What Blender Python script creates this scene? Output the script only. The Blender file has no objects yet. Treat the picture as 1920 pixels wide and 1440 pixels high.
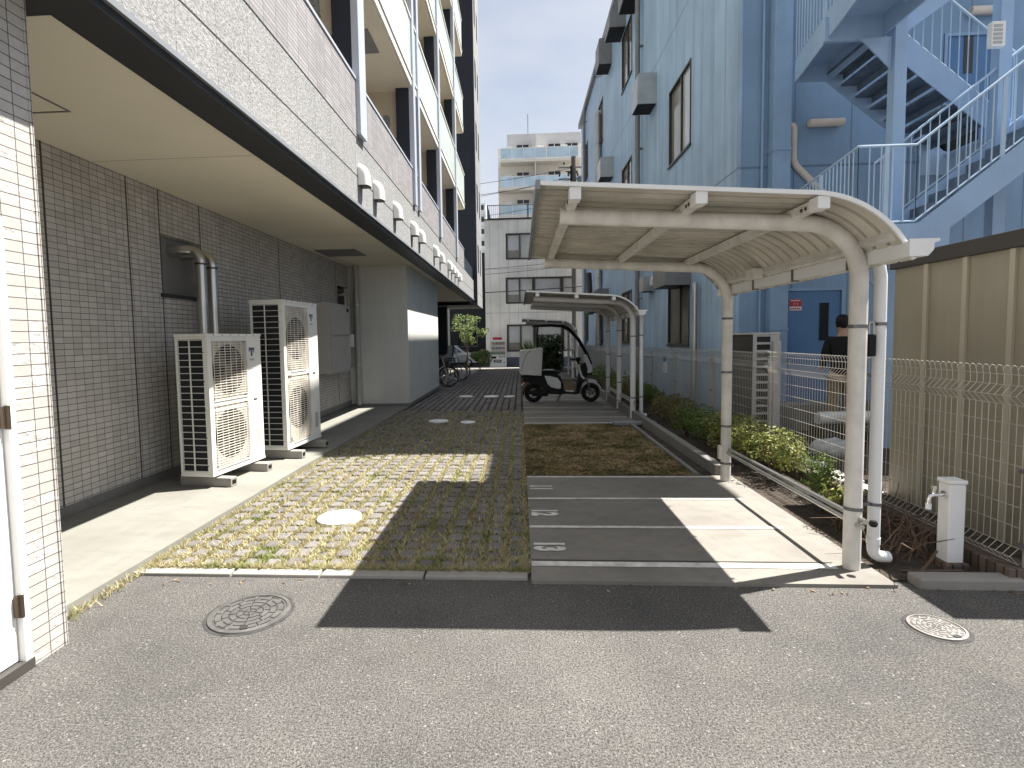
import bpy, bmesh, math, random
from math import sin, cos, pi, radians, sqrt, atan2
from mathutils import Vector, Matrix, Euler
random.seed(7)
SC = bpy.context.scene
COL = SC.collection

# ------------------------------------------------------------------ camera
yaw, pitch, roll = 0.0631694365, 0.0638820555, -0.0161056213
fw = Vector((-sin(yaw)*cos(pitch), cos(yaw)*cos(pitch), -sin(pitch)))
rt = Vector((cos(yaw), sin(yaw), 0)); dn = fw.cross(rt)
c_, s_ = cos(roll), sin(roll)
rt2 = c_*rt - s_*dn; dn2 = s_*rt + c_*dn
cam = bpy.data.cameras.new('camera'); camo = bpy.data.objects.new('camera', cam); COL.objects.link(camo)
cam.sensor_width = 36.0; cam.lens = 36*1009.45/1920
cam.shift_x = (960-912.0)/1920; cam.shift_y = -(720-698.48)/1920
cam.clip_start = 0.05; cam.clip_end = 3000
mw = Matrix.Identity(4)
for i in range(3):
    mw[i][0] = rt2[i]; mw[i][1] = -dn2[i]; mw[i][2] = -fw[i]
mw.translation = Vector((0, 0, 1.55))
camo.matrix_world = mw
SC.camera = camo

# ------------------------------------------------------------------ light
SUNV = Vector((0.50, 0.175, 1.0)).normalized()
elev = math.asin(SUNV.z); azim = atan2(SUNV.x, SUNV.y)
sun = bpy.data.lights.new('sun', 'SUN'); sun.energy = 5.0; sun.angle = radians(0.5); sun.color = (1.0, 0.96, 0.89)
suno = bpy.data.objects.new('sun', sun); COL.objects.link(suno)
suno.rotation_euler = SUNV.to_track_quat('Z', 'Y').to_euler(); suno.location = (10, -5, 40)
W = bpy.data.worlds.new('World'); SC.world = W; W.use_nodes = True
nt = W.node_tree; nt.nodes.clear()
out = nt.nodes.new('ShaderNodeOutputWorld'); bg = nt.nodes.new('ShaderNodeBackground')
sky = nt.nodes.new('ShaderNodeTexSky'); sky.sky_type = 'NISHITA'; sky.sun_disc = False
sky.sun_elevation = elev; sky.sun_rotation = azim; sky.air_density = 1.0; sky.dust_density = 2.0; sky.ozone_density = 1.0
tc = nt.nodes.new('ShaderNodeTexCoord'); mp = nt.nodes.new('ShaderNodeMapping'); mp.inputs['Scale'].default_value = (1.6, 1.6, 4.0)
ns = nt.nodes.new('ShaderNodeTexNoise'); ns.inputs['Scale'].default_value = 1.7; ns.inputs['Detail'].default_value = 7; ns.inputs['Roughness'].default_value = 0.55
cr = nt.nodes.new('ShaderNodeValToRGB'); cr.color_ramp.elements[0].position = 0.30; cr.color_ramp.elements[1].position = 0.70; cr.color_ramp.elements[0].color = (0.45, 0.45, 0.45, 1)
mx = nt.nodes.new('ShaderNodeMix'); mx.data_type = 'RGBA'; mx.inputs[7].default_value = (4.9, 5.1, 5.45, 1)
nt.links.new(tc.outputs['Generated'], mp.inputs['Vector']); nt.links.new(mp.outputs['Vector'], ns.inputs['Vector'])
nt.links.new(ns.outputs['Fac'], cr.inputs['Fac']); nt.links.new(cr.outputs['Color'], mx.inputs[0])
nt.links.new(sky.outputs['Color'], mx.inputs[6]); nt.links.new(mx.outputs[2], bg.inputs['Color'])
bg.inputs['Strength'].default_value = 0.058
nt.links.new(bg.outputs[0], out.inputs[0])
SC.view_settings.view_transform = 'Standard'; SC.view_settings.look = 'None'
SC.view_settings.exposure = 1.52; SC.view_settings.gamma = 1.0
try:
    SC.cycles.max_bounces = 8; SC.cycles.diffuse_bounces = 4; SC.cycles.transparent_max_bounces = 8
    SC.cycles.use_adaptive_sampling = True; SC.cycles.use_denoising = True
except Exception: pass

# ------------------------------------------------------------------ materials
class NT:
    def __init__(s, name):
        s.m = bpy.data.materials.new(name); s.m.use_nodes = True; s.t = s.m.node_tree
        s.t.nodes.clear(); s.o = s.n('OutputMaterial'); s.p = s.n('BsdfPrincipled')
        s.l(s.p.outputs[0], s.o.inputs[0])
    def n(s, k, **kw):
        x = s.t.nodes.new('ShaderNode'+k)
        for a, b in kw.items(): setattr(x, a, b)
        return x
    def l(s, a, b): s.t.links.new(a, b)
    def pos(s): return s.n('NewGeometry').outputs['Position']
    def noise(s, scale, detail=4, vec=None, rough=0.55):
        x = s.n('TexNoise'); x.inputs['Scale'].default_value = scale; x.inputs['Detail'].default_value = detail
        x.inputs['Roughness'].default_value = rough
        s.l(vec if vec is not None else s.pos(), x.inputs['Vector']); return x.outputs['Fac']
    def math(s, op, a, b=None, c=None):
        x = s.n('Math', operation=op)
        for i, v in enumerate((a, b, c)):
            if v is None: continue
            if isinstance(v, (int, float)): x.inputs[i].default_value = v
            else: s.l(v, x.inputs[i])
        return x.outputs[0]
    def ramp(s, f, p0, p1, c0=(0, 0, 0), c1=(1, 1, 1)):
        x = s.n('ValToRGB'); e = x.color_ramp.elements
        e[0].position = p0; e[1].position = p1; e[0].color = (*c0, 1); e[1].color = (*c1, 1)
        s.l(f, x.inputs['Fac']); return x.outputs['Color']
    def mix(s, f, a, b, bt='MIX'):
        x = s.n('Mix', data_type='RGBA', blend_type=bt)
        for i, v in ((0, f), (6, a), (7, b)):
            if isinstance(v, (int, float)): x.inputs[i].default_value = v
            elif isinstance(v, tuple): x.inputs[i].default_value = (*v, 1)
            else: s.l(v, x.inputs[i])
        return x.outputs[2]
    def sep(s, v):
        x = s.n('SeparateXYZ'); s.l(v, x.inputs[0]); return x.outputs
    def comb(s, a, b, c=0.0):
        x = s.n('CombineXYZ')
        for i, v in enumerate((a, b, c)):
            if isinstance(v, (int, float)): x.inputs[i].default_value = v
            else: s.l(v, x.inputs[i])
        return x.outputs[0]
    def bump(s, h, dist=0.01, st=0.5, prev=None):
        x = s.n('Bump'); x.inputs['Strength'].default_value = st; x.inputs['Distance'].default_value = dist
        s.l(h, x.inputs['Height'])
        if prev is not None: s.l(prev, x.inputs['Normal'])
        return x.outputs[0]
    def line(s, v, period, w, off=0.0):   # 1 near multiples of period
        a = s.math('ADD', v, 1000.0*period - off)
        f = s.math('MODULO', a, period)
        d = s.math('ABSOLUTE', s.math('SUBTRACT', f, period/2))
        return s.math('GREATER_THAN', d, period/2 - w/2)
    def set(s, col=None, rough=None, metal=None, nrm=None, spec=None):
        for k, v in (('Base Color', col), ('Roughness', rough), ('Metallic', metal), ('Normal', nrm), ('Specular IOR Level', spec)):
            if v is None: continue
            if isinstance(v, tuple): s.p.inputs[k].default_value = (*v, 1)
            elif isinstance(v, (int, float)): s.p.inputs[k].default_value = v
            else: s.l(v, s.p.inputs[k])
        return s.m

def pm(name, col, rough=0.6, metal=0.0, var=0.12, vs=2.5, bump=0.15, bs=80, spec=0.4, streak=0.0, bd=0.004):
    t = NT(name)
    n1 = t.noise(vs, 6)
    lo = tuple(max(0, c*(1-var)) for c in col); hi = tuple(min(1, c*(1+var)) for c in col)
    c = t.ramp(n1, 0.3, 0.7, lo, hi)
    if streak:
        mpn = t.n('Mapping'); mpn.inputs['Scale'].default_value = (6, 6, 0.35); t.l(t.pos(), mpn.inputs['Vector'])
        sn = t.noise(1.3, 5, mpn.outputs[0], 0.6)
        c = t.mix(t.math('MULTIPLY', t.ramp(sn, 0.42, 0.72), streak), c, tuple(x*0.45 for x in col))
    nr = t.bump(t.noise(bs, 3), bd, bump) if bump else None
    return t.set(c, rough, metal, nr, spec)

M = {}
def asphalt():
    t = NT('asphalt'); p = t.pos()
    v = t.n('TexVoronoi'); v.inputs['Scale'].default_value = 210; t.l(p, v.inputs['Vector'])
    agg = v.outputs['Distance']; vc = t.sep(v.outputs['Color'])
    v2 = t.n('TexVoronoi'); v2.inputs['Scale'].default_value = 75; t.l(p, v2.inputs['Vector'])
    vc2 = t.sep(v2.outputs['Color'])[0]
    big = t.noise(0.62, 7, p, 0.62); mid = t.noise(7, 6, p, 0.65); fine = t.noise(105, 5, p, 0.72)
    c = t.ramp(big, 0.33, 0.68, (0.105, 0.100, 0.097), (0.245, 0.231, 0.216))
    c = t.mix(t.math('MULTIPLY', t.ramp(mid, 0.45, 0.75), 0.45), c, (0.105, 0.10, 0.098))
    c = t.mix(t.math('MULTIPLY', t.ramp(t.noise(2.2, 5, p), 0.50, 0.75), 0.45), c, (0.235, 0.215, 0.185))
    c = t.mix(t.ramp(vc[0], 0.0, 1.0, (0.55,)*3, (0.0,)*3), c, (0.075, 0.072, 0.07))
    c = t.mix(t.ramp(fine, 0.40, 0.52, (0.9,)*3, (0.0,)*3), c, (0.035, 0.034, 0.033)); c = t.mix(t.ramp(fine, 0.56, 0.70, (0.0,)*3, (0.65,)*3), c, (0.37, 0.352, 0.33))
    c = t.mix(t.ramp(vc[1], 0.945, 0.99), c, (0.25, 0.24, 0.225))
    c = t.mix(t.math('MULTIPLY', t.ramp(vc2, 0.986, 0.992), t.math('LESS_THAN', v2.outputs['Distance'], 0.42)), c, (0.28, 0.27, 0.255))
    c = t.mix(t.math('MULTIPLY', t.ramp(t.noise(1.35, 3, p, 0.4), 0.66, 0.74), 0.35), c, (0.07, 0.068, 0.066))
    h = t.math('ADD', t.math('MULTIPLY', fine, 0.9), t.math('ADD', t.math('MULTIPLY', agg, -0.6), t.math('MULTIPLY', mid, 0.5)))
    return t.set(c, 0.85, 0, t.bump(h, 0.009, 1.0), 0.3)
M['asphalt'] = asphalt()
def concrete(name, col, var=0.2, stain=0.35, bs=60):
    t = NT(name); p = t.pos()
    a = t.noise(1.1, 7, p, 0.62); b = t.noise(9, 5, p); f = t.noise(160, 3, p)
    lo = tuple(x*(1-var) for x in col); hi = tuple(min(1, x*(1+var*0.6)) for x in col)
    c = t.ramp(a, 0.3, 0.72, lo, hi)
    c = t.mix(t.math('MULTIPLY', t.ramp(b, 0.5, 0.8), stain), c, tuple(x*0.6 for x in col))
    mpn = t.n('Mapping'); mpn.inputs['Scale'].default_value = (0.7, 5, 3); mpn.inputs['Rotation'].default_value = (0, 0, 0.5); t.l(p, mpn.inputs['Vector'])
    sc = t.noise(2.4, 6, mpn.outputs[0], 0.7)
    c = t.mix(t.math('MULTIPLY', t.ramp(sc, 0.57, 0.63), stain*0.8), c, tuple(x*0.7 for x in col))
    c = t.mix(t.math('MULTIPLY', t.ramp(f, 0.55, 0.75), 0.25), c, tuple(x*0.72 for x in col))
    return t.set(c, 0.85, 0, t.bump(t.math('ADD', t.math('MULTIPLY', f, 0.3), b), 0.004, 0.35), 0.25)
M['concrete'] = concrete('pale concrete', (0.235, 0.23, 0.203))
M['padconc'] = concrete('pad concrete', (0.232, 0.217, 0.196), 0.25, 0.5)
M['kerbconc'] = concrete('kerb concrete', (0.31, 0.295, 0.27))
M['darkconc'] = concrete('dark concrete', (0.20, 0.195, 0.185))
M['plaster'] = pm('pale plaster', (0.60, 0.60, 0.56), 0.8, var=0.06, vs=1.2, bump=0.25, bs=120, streak=0.12)
M['soffit'] = pm('cream soffit', (0.76, 0.705, 0.58), 0.75, var=0.03, vs=0.8, bump=0.05)
M['white'] = pm('white paint', (0.78, 0.77, 0.74), 0.45, var=0.05, vs=3, bump=0.05)
M['line'] = pm('worn line paint', (0.62, 0.60, 0.57), 0.7, var=0.25, vs=14, bump=0.2, bs=120)
M['acwhite'] = pm('ivory casing', (0.75, 0.74, 0.70), 0.45, var=0.05, vs=4, bump=0.04)
M['acgrey'] = pm('grey casing', (0.42, 0.42, 0.42), 0.5, var=0.08)
M['dustgrille'] = pm('dusty grille wire', (0.64, 0.60, 0.53), 0.7, var=0.2, vs=8, bump=0.1)
M['dust'] = pm('dusty panel', (0.52, 0.485, 0.43), 0.8, var=0.25, vs=5)
M['black'] = pm('black plastic', (0.010, 0.010, 0.011), 0.5, var=0.2, bump=0.05, spec=0.2)
M['fin'] = pm('dark coil fins', (0.018, 0.018, 0.02), 0.6, var=0.3)
M['charcoal'] = pm('charcoal metal', (0.022, 0.023, 0.026), 0.5, var=0.15)
M['navy'] = pm('dark navy cladding', (0.017, 0.022, 0.036), 0.5, var=0.2, vs=0.7)
M['flash'] = pm('grey flashing', (0.22, 0.23, 0.25), 0.45, var=0.1)
M['finmetal'] = pm('pale blue grey metal', (0.42, 0.45, 0.51), 0.4, var=0.06)
M['steel'] = pm('brushed steel', (0.55, 0.54, 0.51), 0.28, metal=0.9, var=0.1)
M['hood'] = pm('vent hood enamel', (0.70, 0.70, 0.67), 0.4, var=0.05)
M['shelter'] = pm('cream powder coat', (0.66, 0.635, 0.59), 0.45, var=0.14, vs=7, bump=0.12, streak=0.3)
M['postpaint'] = pm('pale grey post paint', (0.72, 0.70, 0.69), 0.4, var=0.05, vs=5, bump=0.06, streak=0.08)
M['sheet'] = pm('weathered roof sheet', (0.50, 0.475, 0.41), 0.5, var=0.22, vs=3, bump=0.1)
M['sheettop'] = M['sheet']
M['pvc'] = pm('white pvc', (0.76, 0.76, 0.76), 0.35, var=0.04)
M['band'] = pm('steel band', (0.18, 0.18, 0.19), 0.4, metal=0.7, var=0.1)
M['wire'] = pm('galvanised wire', (0.43, 0.41, 0.37), 0.5, metal=0.25, var=0.1, bump=0)
M['iron'] = pm('cast iron', (0.13, 0.125, 0.12), 0.55, metal=0.35, var=0.25, vs=12, bump=0.3)
M['ironlight'] = pm('worn pale iron', (0.22, 0.205, 0.195), 0.6, metal=0.1, var=0.15, vs=12, bump=0.3)
M['ironline'] = pm('iron groove', (0.03, 0.03, 0.03), 0.7)
M['cover'] = pm('white cover plate', (0.74, 0.74, 0.72), 0.5, var=0.05)
M['covermark'] = pm('cover lettering', (0.28, 0.29, 0.30), 0.6)
M['brown'] = pm('bronze hinge', (0.10, 0.075, 0.055), 0.4, metal=0.6)
M['doorwhite'] = pm('white door enamel', (0.80, 0.79, 0.76), 0.4, var=0.02, bump=0.03)
M['sill'] = pm('dark sill', (0.06, 0.055, 0.05), 0.5)
M['cabinet'] = pm('grey beige cabinet', (0.46, 0.44, 0.40), 0.5, var=0.04)
M['pipebeige'] = pm('beige pipe', (0.55, 0.50, 0.43), 0.5, var=0.08)
M['downgrey'] = pm('grey downpipe', (0.36, 0.35, 0.33), 0.5, var=0.08)
M['bluemetal'] = pm('blue stair paint', (0.30, 0.43, 0.62), 0.45, var=0.08, vs=1.5, bump=0.05, streak=0.10)
M['bluerail'] = pm('pale blue rail paint', (0.38, 0.50, 0.64), 0.4, var=0.06)
M['bluedoor'] = pm('blue door paint', (0.07, 0.17, 0.34), 0.4, var=0.06)
M['tread'] = pm('dark stair tread', (0.11, 0.15, 0.21), 0.7, var=0.3, vs=6)
M['lampbeige'] = pm('lamp diffuser', (0.62, 0.55, 0.49), 0.5)
M['ductgrey'] = pm('grey duct', (0.20, 0.20, 0.205), 0.5, metal=0.2, var=0.15)
M['hoodsteel'] = pm('hood steel', (0.42, 0.43, 0.43), 0.35, metal=0.6, var=0.15)
M['red'] = pm('red sign', (0.42, 0.02, 0.03), 0.4, var=0.03, bump=0)
M['signwhite'] = pm('sign white', (0.75, 0.75, 0.75), 0.4, var=0.03, bump=0)
M['signblue'] = pm('sign blue', (0.05, 0.25, 0.50), 0.4, var=0.05, bump=0)
M['shedwall'] = pm('olive beige steel wall', (0.29, 0.26, 0.20), 0.5, var=0.10, vs=1.2, bump=0.06, bs=6, bd=0.02, streak=0.18)
M['shedtrim'] = pm('dark brown trim', (0.045, 0.04, 0.037), 0.5, var=0.1)
M['soil'] = pm('dark soil', (0.055, 0.042, 0.032), 0.95, var=0.5, vs=9, bump=0.9, bs=35, bd=0.03)
M['bark'] = pm('bark', (0.16, 0.125, 0.09), 0.9, var=0.3, vs=20, bump=0.6, bs=50)
M['twig'] = pm('dead twig', (0.13, 0.085, 0.06), 0.9, var=0.3, vs=20, bump=0.3)
M['rubber'] = pm('tyre rubber', (0.012, 0.012, 0.012), 0.75, var=0.2, bump=0.1)
M['alloy'] = pm('grey alloy', (0.22, 0.22, 0.22), 0.4, metal=0.6)
M['chrome'] = pm('chrome', (0.7, 0.7, 0.7), 0.12, metal=1.0, var=0.05, bump=0)
M['bikewhite'] = pm('white gloss paint', (0.70, 0.71, 0.72), 0.25, var=0.02, bump=0.0)
M['boxwhite'] = pm('grey white plastic box', (0.62, 0.62, 0.61), 0.4, var=0.04, bump=0.03)
M['taillight'] = pm('red lens', (0.30, 0.01, 0.01), 0.2, var=0.05, bump=0)
M['skin'] = pm('skin', (0.48, 0.30, 0.22), 0.55, var=0.05, bump=0.03)
M['hair'] = pm('black hair', (0.010, 0.009, 0.009), 0.6, var=0.3)
M['shirt'] = pm('black shirt cloth', (0.010, 0.010, 0.012), 0.85, var=0.2, bump=0.2)
M['khaki'] = pm('khaki cloth', (0.27, 0.21, 0.14), 0.9, var=0.15, vs=8, bump=0.3)
M['cobble'] = pm('rubble white', (0.60, 0.58, 0.55), 0.85, var=0.25, vs=9, bump=0.5)
M['bagcloth'] = pm('grey woven bag', (0.40, 0.41, 0.43), 0.7, var=0.25, vs=12, bump=0.5, bs=30, bd=0.01)
M['carwhite'] = pm('car body white', (0.62, 0.66, 0.72), 0.25, var=0.02, bump=0)
M['pole'] = pm('concrete pole', (0.13, 0.12, 0.11), 0.8, var=0.15)
M['cable'] = pm('black cable', (0.02, 0.02, 0.022), 0.6, bump=0)
M['balwall'] = pm('balcony wall beige', (0.50, 0.44, 0.35), 0.8, var=0.05)
M['balceil'] = pm('balcony ceiling cream', (0.68, 0.62, 0.51), 0.8, var=0.03)
M['slabedge'] = pm('balcony edge', (0.66, 0.63, 0.57), 0.6, var=0.05)
M['hatch'] = pm('grey hatch', (0.19, 0.185, 0.18), 0.6)
M['towerwall'] = pm('tower beige wall', (0.72, 0.68, 0.62), 0.8, var=0.06, vs=0.5)
M['towergrey'] = pm('tower grey wall', (0.58, 0.57, 0.57), 0.8, var=0.06, vs=0.5)
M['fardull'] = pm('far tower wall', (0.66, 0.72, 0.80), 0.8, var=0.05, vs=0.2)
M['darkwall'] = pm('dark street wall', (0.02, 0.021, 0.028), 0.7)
M['framebrown'] = pm('bronze window frame', (0.045, 0.04, 0.037), 0.4, metal=0.3)

def glass(name, col, rough=0.06, spec=0.6):
    t = NT(name); n = t.noise(0.5, 3)
    c = t.ramp(n, 0.3, 0.7, tuple(x*0.75 for x in col), tuple(min(1, x*1.2) for x in col))
    return t.set(c, rough, 0, None, spec)
M['glassgrey'] = glass('window glass grey', (0.20, 0.19, 0.16), 0.08, 0.5)
M['glasspale'] = glass('window glass pale', (0.50, 0.51, 0.49), 0.1, 0.5)
M['glassdark'] = glass('window glass dark', (0.02, 0.022, 0.025), 0.05, 0.5)
M['glassblindglare'] = glass('blind and painted glare glass', (0.45, 0.46, 0.47), 0.15, 0.5)
M['carglass'] = glass('car glass', (0.10, 0.14, 0.20), 0.05, 0.6)
M['panelblue'] = glass('blue balcony panel', (0.46, 0.60, 0.70), 0.15, 0.5)
def frosted():
    t = NT('frosted balcony glass')
    d = t.n('BsdfTranslucent'); d.inputs['Color'].default_value = (0.82, 0.90, 0.87, 1)
    t.set((0.80, 0.86, 0.845), 0.2, 0, None, 0.6)
    ms = t.n('MixShader'); ms.inputs[0].default_value = 0.45
    t.l(t.p.outputs[0], ms.inputs[1]); t.l(d.outputs[0], ms.inputs[2]); t.l(ms.outputs[0], t.o.inputs[0])
    return t.m
M['frosted'] = frosted()
def clearplastic():
    t = NT('clear windscreen')
    tr = t.n('BsdfTransparent'); tr.inputs['Color'].default_value = (0.85, 0.87, 0.87, 1)
    g = t.n('BsdfGlossy'); g.inputs['Roughness'].default_value = 0.05
    ms = t.n('MixShader'); ms.inputs[0].default_value = 0.058
    t.l(tr.outputs[0], ms.inputs[1]); t.l(g.outputs[0], ms.inputs[2]); t.l(ms.outputs[0], t.o.inputs[0])
    return t.m
M['clear'] = clearplastic()

def tiles(name, bw, rh, mortar, c1, c2, cm, relief=0.9, axis='Y', zoff=0.0, split=True):
    t = NT(name); p = t.pos(); s = t.sep(p)
    u = t.math('ADD', t.math('ADD', s[0], s[1]), 200*bw) if axis == 'XY' else t.math('ADD', s[1], 500*bw)
    v = t.math('ADD', s[2], 300*rh - zoff)
    vec = t.comb(u, v)
    def brick(a, b, m, ms):
        x = t.n('TexBrick'); x.offset = 0.0; x.squash = 1.0
        x.inputs['Scale'].default_value = 1; x.inputs['Brick Width'].default_value = bw; x.inputs['Row Height'].default_value = rh
        x.inputs['Mortar Size'].default_value = ms; x.inputs['Mortar Smooth'].default_value = 0.15
        for k, q in (('Color1', a), ('Color2', b), ('Mortar', m)): x.inputs[k].default_value = (*q, 1)
        t.l(vec, x.inputs['Vector']); return x
    B = brick(c1, c2, cm, mortar)
    Rn = brick((0, 0, 0), (1, 1, 1), (0, 0, 0), 0.0)
    rnd = t.sep(Rn.outputs['Color'])[0]
    n1 = t.noise(26, 5, p, 0.6); n2 = t.noise(2.2, 4, p)
    col = t.mix(t.math('MULTIPLY', t.ramp(n2, 0.4, 0.75), 0.18), B.outputs['Color'], tuple(x*0.6 for x in c1))
    mpn = t.n('Mapping'); mpn.inputs['Scale'].default_value = (4, 4, 0.35); t.l(p, mpn.inputs['Vector'])
    col = t.mix(t.math('MULTIPLY', t.ramp(t.noise(1.3, 6, mpn.outputs[0], 0.65), 0.5, 0.78), 0.28), col, tuple(x*0.45 for x in c1))
    if split:
        rough_h = t.math('MULTIPLY', n1, t.ramp(rnd, 0.3, 0.6, (0.15,)*3, (1,)*3))
    else: rough_h = t.math('MULTIPLY', n1, 0.3)
    h = t.math('SUBTRACT', rough_h, t.math('MULTIPLY', B.outputs['Fac'], 1.6))
    return t.set(col, 0.75, 0, t.bump(h, 0.012, relief), 0.3)
M['tile'] = tiles('split face wall tile', 0.098, 0.0535, 0.0021, (0.43, 0.405, 0.375), (0.54, 0.515, 0.485), (0.075, 0.07, 0.074), 1.0, 'XY', 0.065)
M['tileband'] = tiles('narrow band tile', 0.235, 0.042, 0.004, (0.25, 0.24, 0.25), (0.33, 0.318, 0.325), (0.14, 0.135, 0.14), 0.5, 'Y', 4.15, False)
M['edgebrick'] = tiles('rustic edging block', 0.06, 0.2, 0.006, (0.10, 0.075, 0.06), (0.16, 0.12, 0.10), (0.04, 0.035, 0.03), 0.9, 'XY')

def granite():
    t = NT('granular wall panel'); p = t.pos(); s = t.sep(p)
    n = t.noise(48, 4, p, 0.65); b = t.noise(1.3, 5, p)
    c = t.ramp(n, 0.36, 0.66, (0.185, 0.185, 0.186), (0.37, 0.369, 0.37))
    c = t.mix(t.math('MULTIPLY', t.ramp(b, 0.45, 0.8), 0.25), c, (0.38, 0.37, 0.36))
    mpn = t.n('Mapping'); mpn.inputs['Scale'].default_value = (5, 5, 0.3); t.l(p, mpn.inputs['Vector'])
    c = t.mix(t.math('MULTIPLY', t.ramp(t.noise(1.2, 5, mpn.outputs[0]), 0.5, 0.75), 0.25), c, (0.26, 0.255, 0.245))
    ln = t.math('MAXIMUM', t.line(s[1], 0.455, 0.006, 0.1), t.line(s[2], 2.8, 0.014, 3.66))
    c = t.mix(t.math('MULTIPLY', ln, 0.6), c, (0.10, 0.10, 0.10)); c = t.mix(t.line(s[2], 2.8, 0.018, 3.66), c, (0.03, 0.03, 0.03))
    h = t.math('SUBTRACT', n, t.math('MULTIPLY', ln, 2.0))
    return t.set(c, 0.85, 0, t.bump(h, 0.012, 0.8), 0.25)
M['granite'] = granite()

def clad(name, col, pitch, hz, streak, axis=1, wear=None):
    t = NT(name); p = t.pos(); s = t.sep(p)
    a = t.noise(0.6, 6, p, 0.6)
    c = t.ramp(a, 0.3, 0.7, tuple(x*0.82 for x in col), tuple(x*1.12 for x in col))
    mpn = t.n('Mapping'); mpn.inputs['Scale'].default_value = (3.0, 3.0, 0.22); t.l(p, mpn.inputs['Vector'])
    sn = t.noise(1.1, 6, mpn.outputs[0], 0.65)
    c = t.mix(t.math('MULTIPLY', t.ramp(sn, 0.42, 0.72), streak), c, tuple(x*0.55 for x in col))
    if wear: c = t.mix(t.math('MULTIPLY', t.ramp(t.noise(0.9, 5, mpn.outputs[0]), 0.55, 0.8), 0.6), c, wear)
    c = t.mix(t.math('MULTIPLY', t.ramp(t.noise(2.6, 5, mpn.outputs[0], 0.7), 0.68, 0.80), 0.30), c, (0.20, 0.16, 0.13))
    ln = t.line(s[axis], pitch, 0.022, 9.4 if axis == 1 else 3.65)
    for z in hz:
        ln = t.math('MAXIMUM', ln, t.math('LESS_THAN', t.math('ABSOLUTE', t.math('SUBTRACT', s[2], z)), 0.02))
    c = t.mix(t.math('MULTIPLY', ln, 0.55), c, tuple(x*0.3 for x in col))
    h = t.math('SUBTRACT', t.math('MULTIPLY', t.noise(40, 3, p), 0.15), ln)
    return t.set(c, 0.55, 0, t.bump(h, 0.012, 0.6), 0.35)
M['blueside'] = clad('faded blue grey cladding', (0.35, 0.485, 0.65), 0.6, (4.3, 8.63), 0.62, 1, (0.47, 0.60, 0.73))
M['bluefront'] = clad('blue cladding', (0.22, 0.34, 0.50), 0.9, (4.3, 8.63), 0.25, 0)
M['bluetrim'] = pm('blue trim', (0.24, 0.36, 0.53), 0.5, var=0.08, streak=0.1)
M['whiteclad'] = clad('white ribbed cladding', (0.80, 0.79, 0.755), 0.62, (3.2, 6.1), 0.22, 0)

def leafmat(name, c0, c1, trans=0.35):
    t = NT(name); g = t.n('NewGeometry'); r = g.outputs['Random Per Island']
    c = t.ramp(r, 0.0, 1.0, c0, c1)
    t.set(c, 0.5, 0, None, 0.35)
    d = t.n('BsdfTranslucent'); t.l(c, d.inputs['Color'])
    ms = t.n('MixShader'); ms.inputs[0].default_value = trans
    t.l(t.p.outputs[0], ms.inputs[1]); t.l(d.outputs[0], ms.inputs[2]); t.l(ms.outputs[0], t.o.inputs[0])
    return t.m
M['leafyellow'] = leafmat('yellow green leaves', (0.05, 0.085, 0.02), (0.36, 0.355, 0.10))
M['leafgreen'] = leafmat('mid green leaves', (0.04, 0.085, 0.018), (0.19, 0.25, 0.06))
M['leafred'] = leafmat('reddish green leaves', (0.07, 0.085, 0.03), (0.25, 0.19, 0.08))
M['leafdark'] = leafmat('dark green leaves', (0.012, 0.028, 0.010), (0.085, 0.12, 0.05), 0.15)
M['leafpale'] = leafmat('pale green leaves', (0.05, 0.11, 0.025), (0.34, 0.41, 0.15))  # pale tone puts sunlight into the far shrub and spiky plant
def grassmat():
    t = NT('grass blades'); p = t.pos(); g = t.n('NewGeometry').outputs['Random Per Island']
    patch = t.ramp(t.noise(2.3, 6, p, 0.65), 0.52, 0.66)
    dry = t.ramp(g, 0, 1, (0.34, 0.295, 0.16), (0.58, 0.53, 0.33))
    grn = t.ramp(g, 0, 1, (0.13, 0.165, 0.035), (0.30, 0.34, 0.11))
    c = t.mix(patch, dry, grn)
    t.set(c, 0.6, 0, None, 0.2)
    d = t.n('BsdfTranslucent'); t.l(c, d.inputs['Color'])
    ms = t.n('MixShader'); ms.inputs[0].default_value = 0.35
    t.l(t.p.outputs[0], ms.inputs[1]); t.l(d.outputs[0], ms.inputs[2]); t.l(ms.outputs[0], t.o.inputs[0])
    return t.m
M['grass'] = grassmat()
def bedmat(name, dry, grn, dark, gs=0.5):
    t = NT(name); p = t.pos()
    f = t.noise(60, 5, p, 0.7); patch = t.ramp(t.noise(1.7, 5, p, 0.6), gs, gs+0.14)
    c = t.mix(patch, dry, grn)
    c = t.mix(t.ramp(f, 0.35, 0.62, (0.8,)*3, (0,)*3), c, dark)
    return t.set(c, 0.95, 0, t.bump(f, 0.03, 0.9), 0.1)
M['bed'] = bedmat('paving bed soil and thatch', (0.31, 0.26, 0.155), (0.19, 0.20, 0.075), (0.05, 0.04, 0.025))
M['dirt'] = bedmat('bare soil with thatch', (0.15, 0.105, 0.062), (0.10, 0.10, 0.035), (0.035, 0.026, 0.018), 0.56)
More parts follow.
